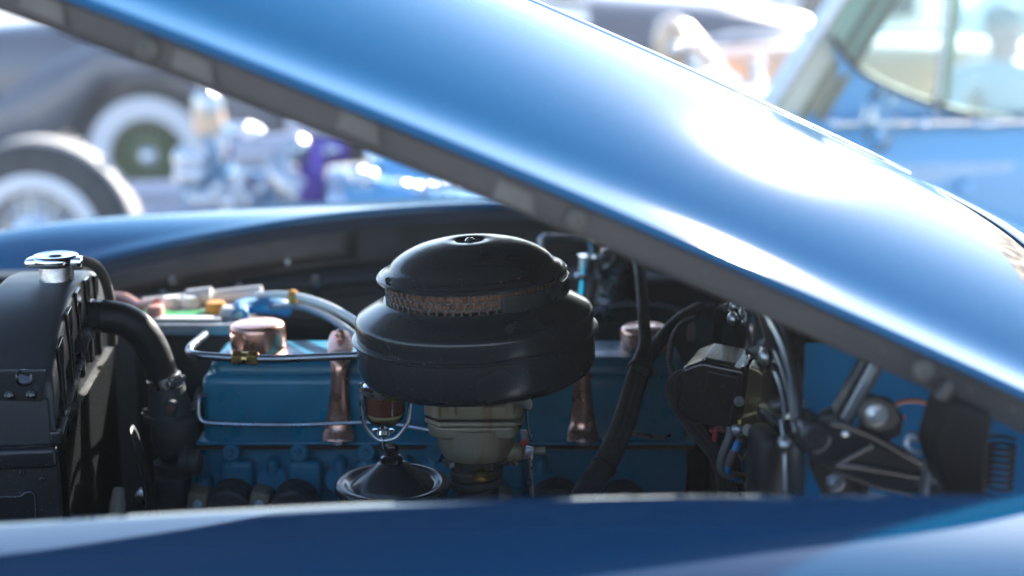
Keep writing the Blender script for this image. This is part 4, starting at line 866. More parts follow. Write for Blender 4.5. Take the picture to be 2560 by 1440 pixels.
# big taped loom from the hood area down to the engine
lm = thing('wire_loom', 'thick black taped wire loom hanging at the right of the air cleaner', 'loom', tuple(P(1600, 900, .02)))
path = [(1575, 575, .30), (1592, 640, .26), (1602, 700, .2), (1608, 780, .14), (1612, 860, .10), (1598, 920, .06), (1578, 985, .04), (1560, 1050, .02), (1535, 1110, .0), (1505, 1165, -.02), (1465, 1225, -.04), (1440, 1270, -.06)]
for dx, dr in ((-11, 0), (4, 0), (17, -.0006)):
    h = MB(); h.tube([P(px+dx*(1 if i > 5 else .9 if i == 5 else .35), py+dx*.35, Y) for i, (px, py, Y) in enumerate(path)], [.0050+dr]*4+[.0058+dr]*3+[.0068+dr]*2+[.0074+dr]*3, 12, 6); obj('taped_cable', h, M['loom'], lm)
h = MB(); h.tube([P(1750, 772, .2), P(1700, 800, .17), P(1660, 840, .14), P(1625, 885, .10), P(1600, 930, .05)], .0085, 12); obj('taped_branch', h, M['loom'], lm)
for i in (5, 9):
    px, py, Y = path[i]; h = MB(); d = (P(*path[i+1])-P(*path[i-1])).normalized(); h.lathe([(.0145, -.0018), (.015, 0), (.0145, .0018)], P(px+4, py+2, Y), d, 20); obj('tie_band', h, M['rubber'], lm)
wire('bowden_cable', [P(1440, 800, .33), P(1490, 775, .33), P(1540, 762, .33), P(1600, 758, .33), P(1660, 765, .33), P(1722, 782, .33)], .0036, 'steel_tube', 'thin pale cable arching across the bay behind the loom', 'cable')
# things at the far right of the bay
h = MB(); h.tube([P(1468, 640, .45), P(1460, 720, .45), P(1450, 800, .45)], .0125, 14, 1); h.lathe([(.013, -.004), (.015, 0), (.013, .004)], P(1462, 690, .45), (.1, 0, 1), 16); top('chrome_canister', h, M['chrome'], 'slim chrome tube standing behind the air cleaner at right', 'tube', tuple(P(1450, 800, .45)))
h = MB(); h.tube([P(1352, 680, .5), P(1352, 598, .5), P(1358, 592, .5), P(1470, 590, .5), P(1478, 600, .5), P(1482, 660, .5)], .0052, 8, 1); top('square_bracket', h, M['steel_tube'], 'thin squared metal bracket beyond the air cleaner lid', 'bracket', tuple(P(1352, 680, .5)))
foil = mat('crinkled_black_wrap', (.02, .02, .02), .16, 0, .5, bump=1., bscale=70)
h = MB(); rnd = random.Random(3)
pth = [P(1515, 620, .42), P(1540, 650, .42), P(1548, 700, .42), P(1530, 760, .42), P(1535, 800, .42)]
h.tube(pth, [.020, .026, .024, .026, .018], 18, 8)
h.v = [v+V((rnd.uniform(-1, 1), rnd.uniform(-1, 1), rnd.uniform(-1, 1)))*.0035 for v in h.v]
top('heater_duct', h, foil, 'crinkled shiny black duct in the shadow behind the loom', 'duct', tuple(P(1530, 800, .42)), sharp=180)
h = MB(); h.box(P(1560, 900, .55), (.30, .10, .26), None, .02, 3); top('heater_box', h, M['bay'], 'dark heater box deep in the far right of the bay', 'box', tuple(P(1560, 1100, .55)))
VEIL_HAZE = .0038
# ------------------------------------------------------------------ cars beyond
def wheel(parent, c, r, wdt=.16, spokes=False, rim='chrome', name='wheel', sidecol='whitewall', n=40, ww=(.55, .86)):
    """tyre on an axle along y, outer face towards -y"""
    c = V(c); ax = (0, -1, 0)
    h = MB(); h.lathe([(r*.55, -wdt*.5), (r*.80, -wdt*.52), (r*.95, -wdt*.42), (r, -wdt*.25), (r, wdt*.25), (r*.95, wdt*.42), (r*.88, wdt*.48), (r*.52, wdt*.48), (r*.50, wdt*.3)], c, ax, n, capends=False); t = obj(name, h, M['tyre'], parent, sharp=50)
    h = MB(); h.lathe([(r*ww[1], wdt*.485), (r*(ww[1]-.05), wdt*.525), (r*(ww[0]+.06), wdt*.525), (r*ww[0], wdt*.49), (r*(ww[0]-.01), wdt*.3)], c, ax, n, capends=False); obj('whitewall', h, M[sidecol], t)
    h = MB(); h.lathe([(r*(ww[0]+.01), wdt*.46), (r*(ww[0]-.03), wdt*.48), (r*(ww[0]-.05), wdt*.32), (r*(ww[0]-.1), wdt*.26)], c, ax, n, capends=False); obj('rim', h, M['bronze_rim'], t)
    if spokes:
        h = MB()
        for i in range(36):
            a = 2*math.pi*i/36; b_ = a+(.35 if i % 2 else -.35)
            h.tube([c+V((r*.16*math.cos(b_), -wdt*.5, r*.16*math.sin(b_))), c+V((r*.56*math.cos(a), -wdt*.32, r*.56*math.sin(a)))], .008, 5, 1)
        obj('spokes', h, M[spokes if isinstance(spokes, str) else 'spoke'], t); h = MB(); h.lathe([(r*.55, -.02), (r*.4, -.02), (0, -.02)], c, ax, 24); obj('wheel_back', h, M['wheelback' if not isinstance(spokes, str) else 'dark_blue'], t)
    else:
        h = MB(); h.lathe([(r*.50, wdt*.20), (r*.44, wdt*.16), (r*.40, wdt*.30), (r*.30, wdt*.34), (0, wdt*.3)], c, ax, n); obj('wheel_disc', h, M[rim], t)
    h = MB(); hs = .55 if spokes is True else 1; h.lathe([(r*.27*hs, wdt*.3), (r*.29*hs, wdt*.40), (r*.22*hs, wdt*.54), (r*.10*hs, wdt*.62), (0, wdt*.64)], c, ax, 24); obj('hubcap', h, M['mirror'], t)
    return t
M['bronze_rim'] = mat('bronze_rim_paint', (.22, .15, .09), .4)
M['spoke'] = mat('olive_green_spokes', (.20, .24, .12), .45, 0, .3)
M['wheelback'] = mat('dull_green_drum', (.10, .14, .12), .6)  # plain dull green drum behind the spokes
M['dark_blue'] = mat('dark_grey_blue_paint', (.13, .13, .15), .35, .1, 1., var=.05, vscale=3, rvar=.05)
M['brown_grey'] = mat('brown_grey_paint', (.30, .25, .24), .3, .1, 1., var=.05, vscale=3, rvar=.05)
M['peach'] = mat('orange_cream_paint', (.90, .55, .32), .3, 0, 1., var=.04, vscale=3, rvar=.05)
M['pale_blue'] = mat('pale_blue_car_paint', (.17, .46, .72), .3, 0, 1., var=.04, vscale=3, rvar=.05)
M['white_car'] = mat('white_car_paint', (.78, .78, .77), .25, 0, 1., var=.03, vscale=3, rvar=.05)
M['lilac'] = mat('pale_lilac_paint', (.56, .53, .60), .3, 0, .8, var=.05, vscale=4)
M['purple'] = mat('purple_anodised', (.16, .06, .48), .3, .5, .5, var=.1, vscale=20)
M['dark_glass'] = mat('dark_window_glass', (.02, .024, .028), .05, 0, 1., var=.1)

def ring_se(x, y0, y1, z0, z1, n=20, e=.7):
    cy_, cz_ = (y0+y1)/2, (z0+z1)/2; a, b_ = (y1-y0)/2, (z1-z0)/2; out = []
    for i in range(n):
        t = 2*math.pi*i/n; c, s_ = math.cos(t), math.sin(t)
        out.append(V((x, cy_+a*math.copysign(abs(c)**e, c), cz_+b_*math.copysign(abs(s_)**e, s_))))
    return out
def old_sedan(name, label, cat, loc, paint, scale=1., spokes=False, roof=True, group=None, wall='whitewall', roofpaint=None, flip=False, tall=False):
    """closed 1940s car facing -x, loc on the ground under its middle"""
    L0 = V(loc); t = thing(name, label, cat, tuple(L0), group); sc = scale; fx = -1 if flip else 1
    q = lambda x, y, z: L0+V((x*fx, y, z))*sc
    def loft(nm, st, m, e=.7, par=t):
        h = MB(); h.loft([[L0+V((p.x*fx, p.y, p.z))*sc for p in ring_se(*s_, e=e)] for s_ in st]); return obj(nm, h, M[m], par, sharp=45)
    loft('body', [(-1.0, -.62, .62, .32, .95), (-.6, -.70, .70, .28, 1.0), (.3, -.74, .74, .28, 1.02), (1.2, -.72, .72, .3, 1.0), (1.9, -.60, .60, .35, 1.0 if tall else .92), (2.25, -.52 if tall else -.42, .52 if tall else .42, .40, .97 if tall else .72)]+([(2.8, -.40, .40, .45, .86), (3.0, -.3, .3, .5, .7)] if tall else []), paint, .55)
    loft('hood', [(-2.0, -.22, .22, .45, .92), (-1.9, -.34, .34, .42, 1.0), (-1.4, -.46, .46, .42, 1.08), (-.75, -.58, .58, .42, 1.12)], paint, .7)
    if roof:
        loft('cabin', [(-.62, -.55, .55, .9, 1.08), (-.25, -.60, .60, .9, 1.50), (.2, -.62, .62, .9, 1.62), (.9, -.60, .60, .9, 1.60), (1.5, -.52, .52, .88, 1.30), (1.95, -.4, .4, .8, .95)], roofpaint or paint, .6)
        for x0_, x1_ in ((-.18, .28), (.36, .95)):
            h = MB(); h.plate([q(x0_, -.625, 1.12), q(x1_, -.625, 1.12), q(x1_-.02, -.60, 1.45), q(x0_+.06, -.60, 1.45)], (0, .015, 0)); obj('side_window', h, M['dark_glass'], t, bevel=.005)
    for sy in (-1, 1):
        st = []
        for x, w_, zt_ in ((-2.22, .08, .60), (-2.15, .15, .74), (-2.0, .19, .86), (-1.75, .21, .93), (-1.45, .21, .94), (-1.15, .20, .88), (-.85, .17, .74), (-.55, .13, .56), (-.3, .06, .42)):
            d = abs(x+1.5); zb_ = .36+math.sqrt(max(0, .42**2-d*d)) if d < .42 else .34
            if d < .42: zb_ = max(.34, zb_)
            zb_ = min(zb_, zt_-.06); st.append((x, sy*.66-w_, sy*.66+w_, zb_, zt_))
        loft('front_fender', st, paint, .75)
        st = []
        for x, w_, zt_ in ((.75, .05, .55), (.95, .13, .78), (1.25, .17, .90), (1.6, .17, .90), (1.9, .15, .78), (2.2, .1, .58)):
            d = abs(x-1.4); zb_ = .36+math.sqrt(max(0, .38**2-d*d)) if d < .38 else .36
            st.append((x, sy*.68-w_, sy*.68+w_, min(zb_, zt_-.06), zt_))
        loft('rear_fender', st, paint, .75)
        h = MB(); h.box(q(.1, sy*.74, .33), (1.2*sc, .2*sc, .04*sc), None, .01); obj('running_board', h, M['tyre'], t)
        h = MB(); h.lathe([(0, -.02), (.09*sc, .0), (.10*sc, .03), (.09*sc, .08), (.05*sc, .17), (0, .22)], q(-2.08, sy*.52, .80), (fx, 0, 0), 20); obj('headlight', h, M['chrome'], t)
        for x in (-1.5, 1.4):
            c = q(x, sy*.70, .34)
            wheel(t, c if sy < 0 else c, .34*sc, .15*sc, spokes, 'chrome' if not spokes else 'wheelback', sidecol=wall)
    h = MB()
    for i in range(9): h.box(q(-2.02-.0*i, 0, .52+.045*i), (.02, (.40-.02*i)*sc, .012*sc))
    obj('grille', h, M['chrome'], t)
    h = MB(); h.tube([q(-2.1, -.8, .45), q(-2.32, -.5, .45), q(-2.36, 0, .45), q(-2.32, .5, .45), q(-2.1, .8, .45)], .045*sc, 8); obj('bumper', h, M['chrome'], t)
    return t
# dark car at the upper left: front wheel at photo pixel (380,390)
wx = P(380, 392, 5.55)
old_sedan('dark_sedan', 'dark grey blue vintage sedan with wide whitewall and green spoked wheel', 'car', (wx.x+1.4, 6.25, 0), 'dark_blue', 1.0, spokes=True, roof=False, flip=True, tall=True)

# open wheeled hot rod with chrome engine
YR = 3.4
hr_ = thing('hot_rod', 'open hot rod with exposed chrome engine and whitewall front wheel at left', 'hot rod', tuple(V((P(600, 400, YR).x, YR+.6, 0))))
wc = P(108, 588, YR); wheel(hr_, wc, .335, .17, 'chrome_soft', 'chrome_soft', n=48, ww=(.50, .67))
M['tread'] = mat('painted_sun_tread', (.45, .42, .38), .7)  # pale tone puts sunlight on the tread into the colour
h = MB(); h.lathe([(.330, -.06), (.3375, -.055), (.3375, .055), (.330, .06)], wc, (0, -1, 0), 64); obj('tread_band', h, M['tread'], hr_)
h = MB(); h.tube([wc+V((0, .1, 0)), wc+V((.0, .35, -.06)), wc+V((-.2, .9, -.06)), wc+V((-.42, 1.22, 0))], .03, 10); obj('front_axle', h, M['chrome'], hr_)
for dy in (.35, 1.0):
    h = MB(); h.tube([wc+V((-.1, dy, -.02)), wc+V((.7, dy, .0)), wc+V((2.6, dy, .02))], .05, 8, 1); obj('frame_rail', h, M['lilac'], hr_)
def q5(px, py, dy=.5): return P(px, py, YR+dy)
h = MB(); c = q5(560, 480); h.box(c+V((.05, .10, -.10)), (.42, .24, .34), None, .03, 2); obj('engine_block', h, M['pale_blue'], hr_)
h = MB(); c = q5(545, 345); h.box(c+V((0, .04, -.06)), (.08, .14, .22), None, .015, 2); obj('intake', h, M['pale_blue'], hr_)
# carburettor stack
h = MB(); c = q5(522, 312); h.lathe([(.062, -.03), (.062, .04), (.05, .06)], c, (0, 0, 1), 20); obj('orange_filter', h, M['peach'], hr_)
h = MB(); c = q5(519, 255); h.lathe([(.055, -.03), (.058, 0), (.05, .03), (.03, .045), (.022, .06), (.03, .07), (.032, .09), (.02, .105), (0, .108)], c, (0, 0, 1), 24); obj('scoop', h, M['chrome_soft'], hr_)
h = MB(); h.ball(q5(517, 236), .030, 14); h.ball(q5(530, 285), .028, 14); h.ball(q5(548, 330), .034, 14); h.ball(q5(560, 395), .036, 14); obj('chrome_cap', h, M['mirror'], hr_)
h = MB(); h.tube([q5(548, 330), q5(556, 360), q5(562, 400)], .035, 12); obj('fuel_log', h, M['chrome'], hr_)
for px, py, r in ((462, 396, .045), (490, 398, .04), (462, 436, .042), (486, 438, .042), (590, 325, .03), (612, 325, .03)):
    h = MB(); h.ball(q5(px, py, .4), r, 14); obj('chrome_cap', h, M['mirror'], hr_)
h = MB(); h.box(q5(475, 420, .46), (.10, .08, .13), None, .02, 2); obj('alternator', h, M['chrome'], hr_)
for k in range(9):
    h = MB(); h.ball(q5(485+k*16, 493+(k % 3)*6, .36), .026+.008*(k % 2), 12); obj('glint_sphere', h, M['mirror'], hr_)  # chrome balls added to catch the sun as blurred glints
for k, (px, py, r) in enumerate(((640, 330, .022), (655, 470, .026), (700, 488, .02), (735, 492, .02), (668, 402, .02), (600, 470, .03), (622, 498, .028), (585, 505, .03), (548, 470, .026), (905, 440, .026), (930, 447, .022))):
    h = MB(); h.ball(q5(px, py, .30), r, 12); obj('glint_sphere', h, M['mirror'], hr_)
for k in range(4):
    h = MB(); x = 625+k*8; h.lathe([(.045, -.01), (.045, .01)], q5(608, 440+k*14, .36), (0, 0, 1), 20); obj('finned_cover', h, M['chrome_soft'], hr_)
h = MB(); h.tube([q5(700, 395, .3), q5(696, 425, .27), q5(712, 455, .25), q5(745, 480, .25)], [.045, .05, .05, .055], 12); obj('exhaust_header', h, M['chrome_soft'], hr_)
h = MB(); h.tube([q5(590, 382, .35), q5(735, 372, .35)], .058, 14, 1); obj('valve_cover', h, M['lilac'], hr_)
h = MB(); h.ball(q5(735, 372, .35), .059, 14); obj('cover_end', h, M['chrome_soft'], hr_)
h = MB(); h.box(q5(785, 440, .5), (.10, .2, .24), None, .015, 2); obj('purple_bracket', h, M['purple'], hr_)
h = MB(); h.tube([q5(770, 385, .5), q5(870, 375, .5)], .055, 12, 1); obj('purple_tube', h, M['purple'], hr_)
h = MB(); [h.ball(q5(px, py, .45), .022, 12) for px, py in ((790, 382), (815, 378), (838, 374))]; obj('polished_knob', h, M['mirror'], hr_)
h = MB(); h.loft([ring_se(P(640, 0, YR).x, YR+.55, YR+.95, P(1, 395, YR).z, P(1, 338, YR).z, e=.35), ring_se(P(840, 0, YR).x, YR+.5, YR+1.0, P(1, 395, YR).z, P(1, 312, YR).z, e=.35), ring_se(P(1000, 0, YR).x, YR+.4, YR+1.1, P(1, 420, YR).z, P(1, 330, YR).z, e=.35)]); obj('cowl', h, M['lilac'], hr_)
h = MB(); h.loft([ring_se(P(1000, 0, YR).x, YR+.1, YR+1.3, .25, P(1, 330, YR).z, e=.35), ring_se(P(1900, 0, YR).x, YR+.1, YR+1.3, .25, .86, e=.35)]); obj('body', h, M['dark_blue'], hr_)
for dy in (-.02, 1.4): wheel(hr_, V((P(1700, 0, YR).x, YR+dy, .38)), .38, .22, False, 'chrome_soft')

# light blue roadster parked alongside, only its right half beyond the hood line
YL = 2.0
lb = thing('roadster', 'light blue vintage roadster parked close behind the raised hood', 'car', (1.3, YL+.8, 0))
nx = P(880, 440, YL).x; ax_ = P(1950, 310, YL).x
def lz(py): return P(1280, py, YL).z
zbelt = lz(310)
h = MB(); rows = []
for x, bul in ((ax_-.15, 0), (ax_, .0), (ax_+.4, .01), (ax_+.8, .015), (ax_+1.4, 0), (ax_+2.0, -.05)):
    rows.append([V((x, YL+y-bul, z)) for y, z in ((.04, zbelt+.03), (.02, zbelt+.008), (.005, zbelt-.01), (0, zbelt-.04), (-.012, zbelt-.075), (-.016, zbelt-.095), (-.012, zbelt-.16), (.02, .5), (.06, .3))])
h.grid(rows); side = obj('body_side', h, M['pale_blue'], lb, sharp=50)
h = MB(); h.tube([P(2075, 309, YL-.01), P(2560, 303, YL-.012), V((ax_+2.0, YL, zbelt))], .012, 10, 1); obj('belt_moulding', h, M['chrome'], lb)
for px, w_ in ((2085, .016), (2305, .017), (2450, .014), (2475, .014)):
    h = MB(); h.ball(P(px, 308, YL-.018), w_, 12, (1.3, 1, 1)); obj('moulding_clip', h, M['mirror'], lb)
h = MB(); h.plate([P(2100, 418, YL-.03), P(2540, 405, YL-.03), P(2490, 520, YL-.015), P(2460, 600, YL-.0), P(2100, 600, YL-.0)], (0, .012, 0)); obj('door_reflection', h, mat('pale_door_reflection', (.48, .64, .78), .3, 0, .6), lb, bevel=.004)  # pale trapezoid: a reflection on the door built as a plate
h = MB(); c = P(2412, 470, YL-.03); h.lathe([(.022, 0), (.022, .008), (.016, .014), (0, .016)], c, (0, -1, 0), 20); obj('door_handle', h, M['pale_blue'], lb)
# front clip: hood, fender, headlight
h = MB(); h.loft([ring_se(x, YL+.45-w_, YL+.75+w_, .4, z, e=.7) for x, w_, z in ((nx+.05, .05, .58), (nx+.15, .2, .68), (nx+.5, .32, .75), (ax_-.1, .42, zbelt+.02), (ax_+.1, .44, zbelt+.03))]); obj('hood', h, M['pale_blue'], lb, sharp=50)
for sy in (0, 1):
    yc = YL+.12 if sy == 0 else YL+1.08
    st = []
    for x, w_, z in ((nx-.18, .04, .5), (nx-.12, .12, .60), (nx, .15, .67), (nx+.3, .17, .70), (nx+.7, .16, .70), (ax_-.1, .12, .68), (ax_+.1, .05, .6)):
        d = abs(x-nx-.35); zb_ = .34+math.sqrt(max(0, .34**2-d*d)) if d < .34 else .34; st.append(ring_se(x, yc-w_, yc+w_, min(zb_, z-.05), z, e=.75))
    h = MB(); h.loft(st); obj('front_fender', h, M['pale_blue'], lb, sharp=50)
    h = MB(); c = V((nx-.05, yc, .67)); h.lathe([(0, -.03), (.08, -.01), (.095, .02), (.09, .06), (.05, .18), (0, .25)], c, (1, 0, .05), 24); obj('headlight', h, M['pale_blue'], lb); h = MB(); h.lathe([(.088, -.008), (.098, -.012), (.102, 0), (.096, .03)], c, (1, 0, .05), 24); obj('headlight_ring', h, M['chrome'], lb)
    for xx in (nx+.35, ax_+1.6): wheel(lb, V((xx, yc-.02 if sy == 0 else yc+.02, .33)), .33, .15)
for k, (px, py) in enumerate(((893, 438), (921, 446), (1006, 472), (1034, 476), (1072, 472), (1108, 468), (1140, 464), (985, 470))):  # row of chrome balls added to give sun glints along the fender
    h = MB(); h.ball(P(px, py, YL+(.02 if k < 2 else .12)), .024, 12); obj('glint_ball', h, M['mirror'], lb)
h = MB(); h.tube([P(970, 478, YL+.12), P(1180, 466, YL+.12)], .014, 8, 1); obj('fender_trim', h, M['chrome'], lb)
# windscreen post: bright outer edge, tan inner face
a, b_ = P(1865, 342, YL+.03), P(2103, -20, YL+.03); b_ = a+(b_-a)*1.35
h = MB(); h.tube([a, b_], .021, 12, 1); obj('windscreen_edge', h, mat('white_frame_glare', (.85, .85, .85), .25, 0, 1.), lb)  # chrome edge painted white: glare put into the colour
h = MB(); h.plate([P(1885, 345, YL+.03), P(2022, 345, YL+.03), P(2345, -160, YL+.03), P(2200, -160, YL+.03)], (0, .07, 0)); obj('windscreen_post', h, M['tan'], lb, bevel=.024, seg=4)
h = MB(); h.tube([P(1975, 345, YL+.024), P(2290, -160, YL+.024)], .011, 10, 1); h.tube([P(2018, 345, YL+.024), P(2338, -160, YL+.024)], .012, 10, 1); obj('post_garnish', h, mat('olive_tan_weatherstrip', (.34, .28, .17), .45), lb)
h = MB(); h.plate([P(2345, 325, YL+.02), P(2366, 325, YL+.02), P(2410, -40, YL+.02), P(2385, -40, YL+.02)], (0, .02, 0)); obj('vent_post', h, M['tan'], lb, bevel=.004)
h = MB(); h.tube([P(2335, 325, YL+.01), P(2372, -40, YL+.01)], .006, 8, 1); obj('vent_post', h, M['chrome_soft'], lb)
curve = [(2082, 90), (2105, 130), (2150, 175), (2220, 215), (2300, 248), (2390, 275), (2480, 292), (2600, 305)]
h = MB(); h.tube([P(x, y, YL-.005) for x, y in curve], .0075, 8); obj('window_gasket', h, mat('brown_gasket', (.11, .08, .06), .5), lb)
h = MB(); h.plate([P(x, y, YL+.012) for x, y in curve]+[P(2600, -60, YL+.012), P(2160, -60, YL+.012), P(2100, 40, YL+.012)], (0, .004, 0)); obj('side_glass', h, glass_mat('green_tinted_glass', (.80, .93, .90)), lb)
h = MB(); pts = [P(x, y+3, YL+.008) for x, y in curve]; low = [P(2600, 320, YL+.02), P(2300, 316, YL+.02), P(2035, 320, YL+.02), P(2062, 270, YL+.02), P(2100, 200, YL+.02)]
h.plate(pts+low, (0, .01, 0)); obj('quarter_panel', h, M['pale_blue'], lb)
# crinkled clear mirror bag hanging on the post
h = MB(); rnd = random.Random(5); h.ball(P(2200, 300, YL-.12), .048, 16, (.85, .5, 1.5)); h.v = [v+V((rnd.uniform(-1, 1), rnd.uniform(-1, 1), rnd.uniform(-1, 1)))*.008 for v in h.v]
mr = obj('wrapped_mirror', h, glass_mat('clear_plastic_wrap', (.82, .92, .96)), lb, sharp=20); h = MB(); h.tube([P(2205, 330, YL-.12), P(2215, 345, YL-.03)], .010, 8, 1); obj('mirror_stem', h, M['chrome'], mr)
h = MB(); h.plate([(ax_+.3, YL+.15, .5), (ax_+1.6, YL+.15, .5), (ax_+1.6, YL+1.1, .5), (ax_+.3, YL+1.1, .5)], (0, 0, .1)); obj('seat', h, M['tan'], lb, bevel=.02)

# orange cream fendered car and others farther back
pc = thing('cream_roadster', 'orange cream vintage car with teardrop fender beyond the hood crest', 'car', tuple(V((P(1800, 200, 5).x, 5.5, 0))))
Yp = 4.9
h = MB(); st = []
for px, py, hw in ((1632, 115, 30), (1645, 85, 70), (1680, 85, 95), (1720, 110, 105), (1760, 145, 95), (1800, 185, 70), (1830, 230, 40)):
    c = P(px, py+hw*.55, Yp); r = hw*S(Yp); st.append([c+V((0, .16*math.cos(t)*min(1, hw/80), r*math.sin(t))) for t in [2*math.pi*i/20 for i in range(20)]])
h.loft(st); obj('front_fender', h, M['peach'], pc, sharp=60)
for px, py, r in ((1688, 122, .03), (1733, 158, .035), (1722, 112, .03)):
    h = MB(); h.ball(P(px, py, Yp-.2), r, 18); obj('headlight', h, M['chrome'], pc)
h = MB(); x_ = P(1800, 0, Yp).x; h.loft([ring_se(x, Yp+.2, Yp+1.1, .35, z, e=.6) for x, z in ((x_-.3, .75), (x_, .88), (x_+.6, .92), (x_+1.8, .9))]); obj('body', h, M['peach'], pc, sharp=50)
for xx in (x_-.25, x_+1.6):
    for yy in (Yp, Yp+1.3): wheel(pc, V((xx, yy, .33)), .33, .15)
h = MB(); h.tube([P(1885, 165, 4.6), P(1885, 215, 4.6), P(1888, 330, 4.6)], .022, 12, 1); h.ball(P(1894, 168, 4.6), .034, 14); h.ball(P(1892, 209, 4.6), .034, 14); h.lathe([(.12, 0), (.12, .02)], V((P(1888, 0, 4.6).x, 4.6, 0)), (0, 0, 1), 16); h.tube([V((P(1888, 0, 4.6).x, 4.6, 0)), P(1888, 330, 4.6)], .018, 8, 1)
top('chrome_post', h, M['chrome'], 'short chrome rope post with two bright knobs beyond the hood', 'post', (P(1888, 0, 4.6).x, 4.6, 0))
old_sedan('brown_sedan', 'dark brown and blue sedan far behind the windscreen post', 'car', (P(2050, 0, 9).x, 9.6, 0), 'brown_grey', .78, False, True, roofpaint='white_car')
old_sedan('white_sedan', 'white vintage sedan gleaming beyond the roadster window', 'car', (P(2330, 0, 7.2).x+.9, 8.0, 0), 'white_car', .78, False, True)
old_sedan('white_coupe', 'white car glowing at the top centre above the hood crest', 'car', (P(1480, 0, 11).x-.2, 11.8, 0), 'white_car', .85, False, True)
# seated person in a white shirt seen through the roadster window
YPp = 4.6; hd = P(2512, 82, YPp)
def skin_figure(name, edges, verts, radii, m, parent, sub=2, root=0):
    org = ORIG[parent.name]
    me = bpy.data.meshes.new(name); me.from_pydata([tuple(V(v)-org) for v in verts], edges, []); me.materials.append(m)
    o = bpy.data.objects.new(name, me); COL.objects.link(o); o.parent = parent; ORIG[o.name] = org
    q = o.modifiers.new('skin', 'SKIN'); q.use_smooth_shade = True
    for i, r in enumerate(radii): me.skin_vertices[0].data[i].radius = (r, r) if not isinstance(r, tuple) else r
    me.skin_vertices[0].data[root].use_root = True
    s_ = o.modifiers.new('sub', 'SUBSURF'); s_.levels = s_.render_levels = sub
    return o
hip = V((hd.x+.10, YPp+.05, .50))
ps = thing('person', 'seated person in white shirt and blue jeans seen through the roadster window', 'person', (hip.x, hip.y, 0))
M['skin'] = mat('skin', (.78, .52, .46), .5, var=.05); M['shirt'] = mat('white_shirt', (.8, .8, .8), .8, var=.03); M['jeans'] = mat('blue_jeans', (.05, .08, .2), .8, var=.2); M['hair'] = mat('grey_hair', (.5, .48, .46), .7, var=.2, bump=.5)
vs = [hip, hip+V((-.02, 0, .18)), V((hd.x+.03, YPp, hd.z-.30)), V((hd.x+.01, YPp, hd.z-.17)), V((hd.x, YPp-.01, hd.z-.11)), V((hd.x, YPp-.01, hd.z-.02)), V((hd.x, YPp-.005, hd.z+.07)),
      V((hd.x-.19, YPp, hd.z-.20)), V((hd.x-.25, YPp-.10, hd.z-.42)), V((hd.x-.12, YPp-.30, hd.z-.45)), V((hd.x+.22, YPp, hd.z-.20)), V((hd.x+.27, YPp-.10, hd.z-.42)), V((hd.x+.10, YPp-.30, hd.z-.45)),
      hip+V((-.11, -.05, -.02)), hip+V((-.14, -.45, .0)), hip+V((-.14, -.46, -.40)), hip+V((-.14, -.60, -.44)), hip+V((.11, -.05, -.02)), hip+V((.14, -.45, .0)), hip+V((.14, -.46, -.40)), hip+V((.14, -.60, -.44))]
ed = [(0, 1), (1, 2), (2, 3), (3, 4), (4, 5), (5, 6), (3, 7), (7, 8), (8, 9), (3, 10), (10, 11), (11, 12), (0, 13), (13, 14), (14, 15), (15, 16), (0, 17), (17, 18), (18, 19), (19, 20)]
rd = [.14, .13, .15, .07, .05, .085, .075, .06, .045, .03, .06, .045, .03, .09, .07, .045, .04, .09, .07, .045, .04]
skin_figure('body', ed, vs, rd, M['skin'], ps)
sv = [vs[0], vs[1], vs[2], vs[3], vs[7], vs[8], vs[10], vs[11]]; skin_figure('shirt', [(0, 1), (1, 2), (2, 3), (3, 4), (4, 5), (3, 6), (6, 7)], sv, [.15, .15, .17, .10, .085, .065, .085, .065], M['shirt'], ps)
jv = [vs[0], vs[13], vs[14], vs[15], vs[17], vs[18], vs[19]]; skin_figure('jeans', [(0, 1), (1, 2), (2, 3), (0, 4), (4, 5), (5, 6)], jv, [.155, .10, .085, .06, .10, .085, .06], M['jeans'], ps)
h = MB(); h.ball((hd.x, YPp+.02, hd.z+.055), .10, 16, (.9, 1, .75)); obj('hair', h, M['hair'], ps)
h = MB(); h.box((hd.x, YPp-.095, hd.z-.025), (.022, .03, .04), None, .008, 2); obj('nose', h, M['skin'], ps)
fcx, fcy = hip.x, hip.y+.02
ch = thing('folding_chair', 'folding chair under the seated person', 'chair', (fcx, fcy, 0))
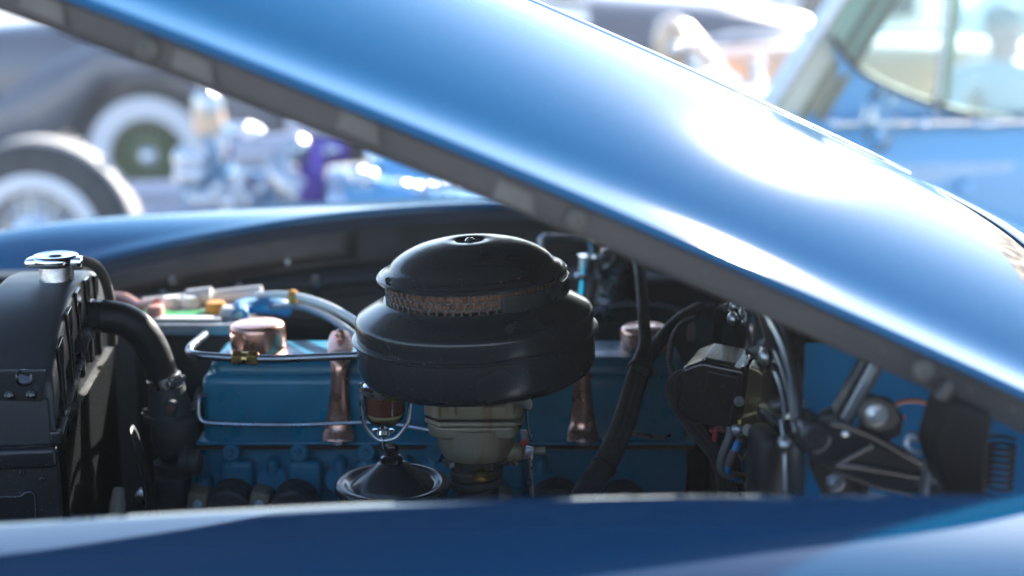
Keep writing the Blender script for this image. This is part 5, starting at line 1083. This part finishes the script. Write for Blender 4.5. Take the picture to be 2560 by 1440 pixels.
h = MB(); h.box((fcx, fcy-.05, .36), (.44, .42, .03), None, .01); obj('seat', h, M['wire_grey'], ch)
for sx in (-1, 1):
    for sy in (-1, 1): h = MB(); h.tube([(fcx+sx*.2, fcy-.05+sy*.18, .36), (fcx+sx*.22, fcy-.05-sy*.2, 0)], .012, 8, 1); obj('leg', h, M['zinc'], ch)
h = MB(); h.box((fcx, fcy+.19, .62), (.42, .025, .2), (.15, 0, 0), .01); obj('backrest', h, M['wire_grey'], ch)

# unseen building added behind the camera for blue fill light and reflections
bd = thing('fill_building', 'long blue grey building added out of view for fill light and reflections', 'building', (0, -13, 0))
M['stucco'] = mat('blue_fill_stucco', (.26, .34, .42), .85, 0, 0, var=.1, vscale=.6, bump=.2, bscale=20); M['slate'] = mat('brown_roof_shingle', (.10, .075, .06), .8, vscale=3)
h = MB(); h.box((0, -15.5, 2.9), (52, 5, 5.8)); wl = obj('wall', h, M['stucco'], bd)
h = MB(); h.plate([(-27, -12.4, 5.75), (-27, -18.7, 5.75), (-27, -15.5, 7.2)], (54, 0, 0)); obj('roof', h, M['slate'], bd)
for i in range(9):
    h = MB(); h.box((-20+i*5, -12.99, 1.9), (1.7, .06, 1.5)); wn = obj('window', h, M['dark_glass'], bd); h = MB()
    for dx in (-.9, 0, .9): h.box((-20+i*5+dx, -12.95, 1.9), (.09, .06, 1.6))
    for dz in (-.77, .77): h.box((-20+i*5, -12.94, 1.9+dz), (1.9, .06, .09))
    obj('frame', h, M['white'], wn)

# thin added haze standing in for the lens's veiling glare
hz = MB(); hz.box((0, 120, 3.4), (700, 460, 8.8)); hzm = bpy.data.materials.new('glare_haze'); hzm.use_nodes = True
n_ = hzm.node_tree.nodes; n_.remove(n_['Principled BSDF']); vol = n_.new('ShaderNodeVolumePrincipled')
vol.inputs['Color'].default_value = (.95, .97, 1, 1); vol.inputs['Density'].default_value = VEIL_HAZE; vol.inputs['Anisotropy'].default_value = .45
hzm.node_tree.links.new(vol.outputs[0], n_['Material Output'].inputs['Volume'])
ho = obj('veil_haze', hz, hzm); ho['kind'] = 'stuff'
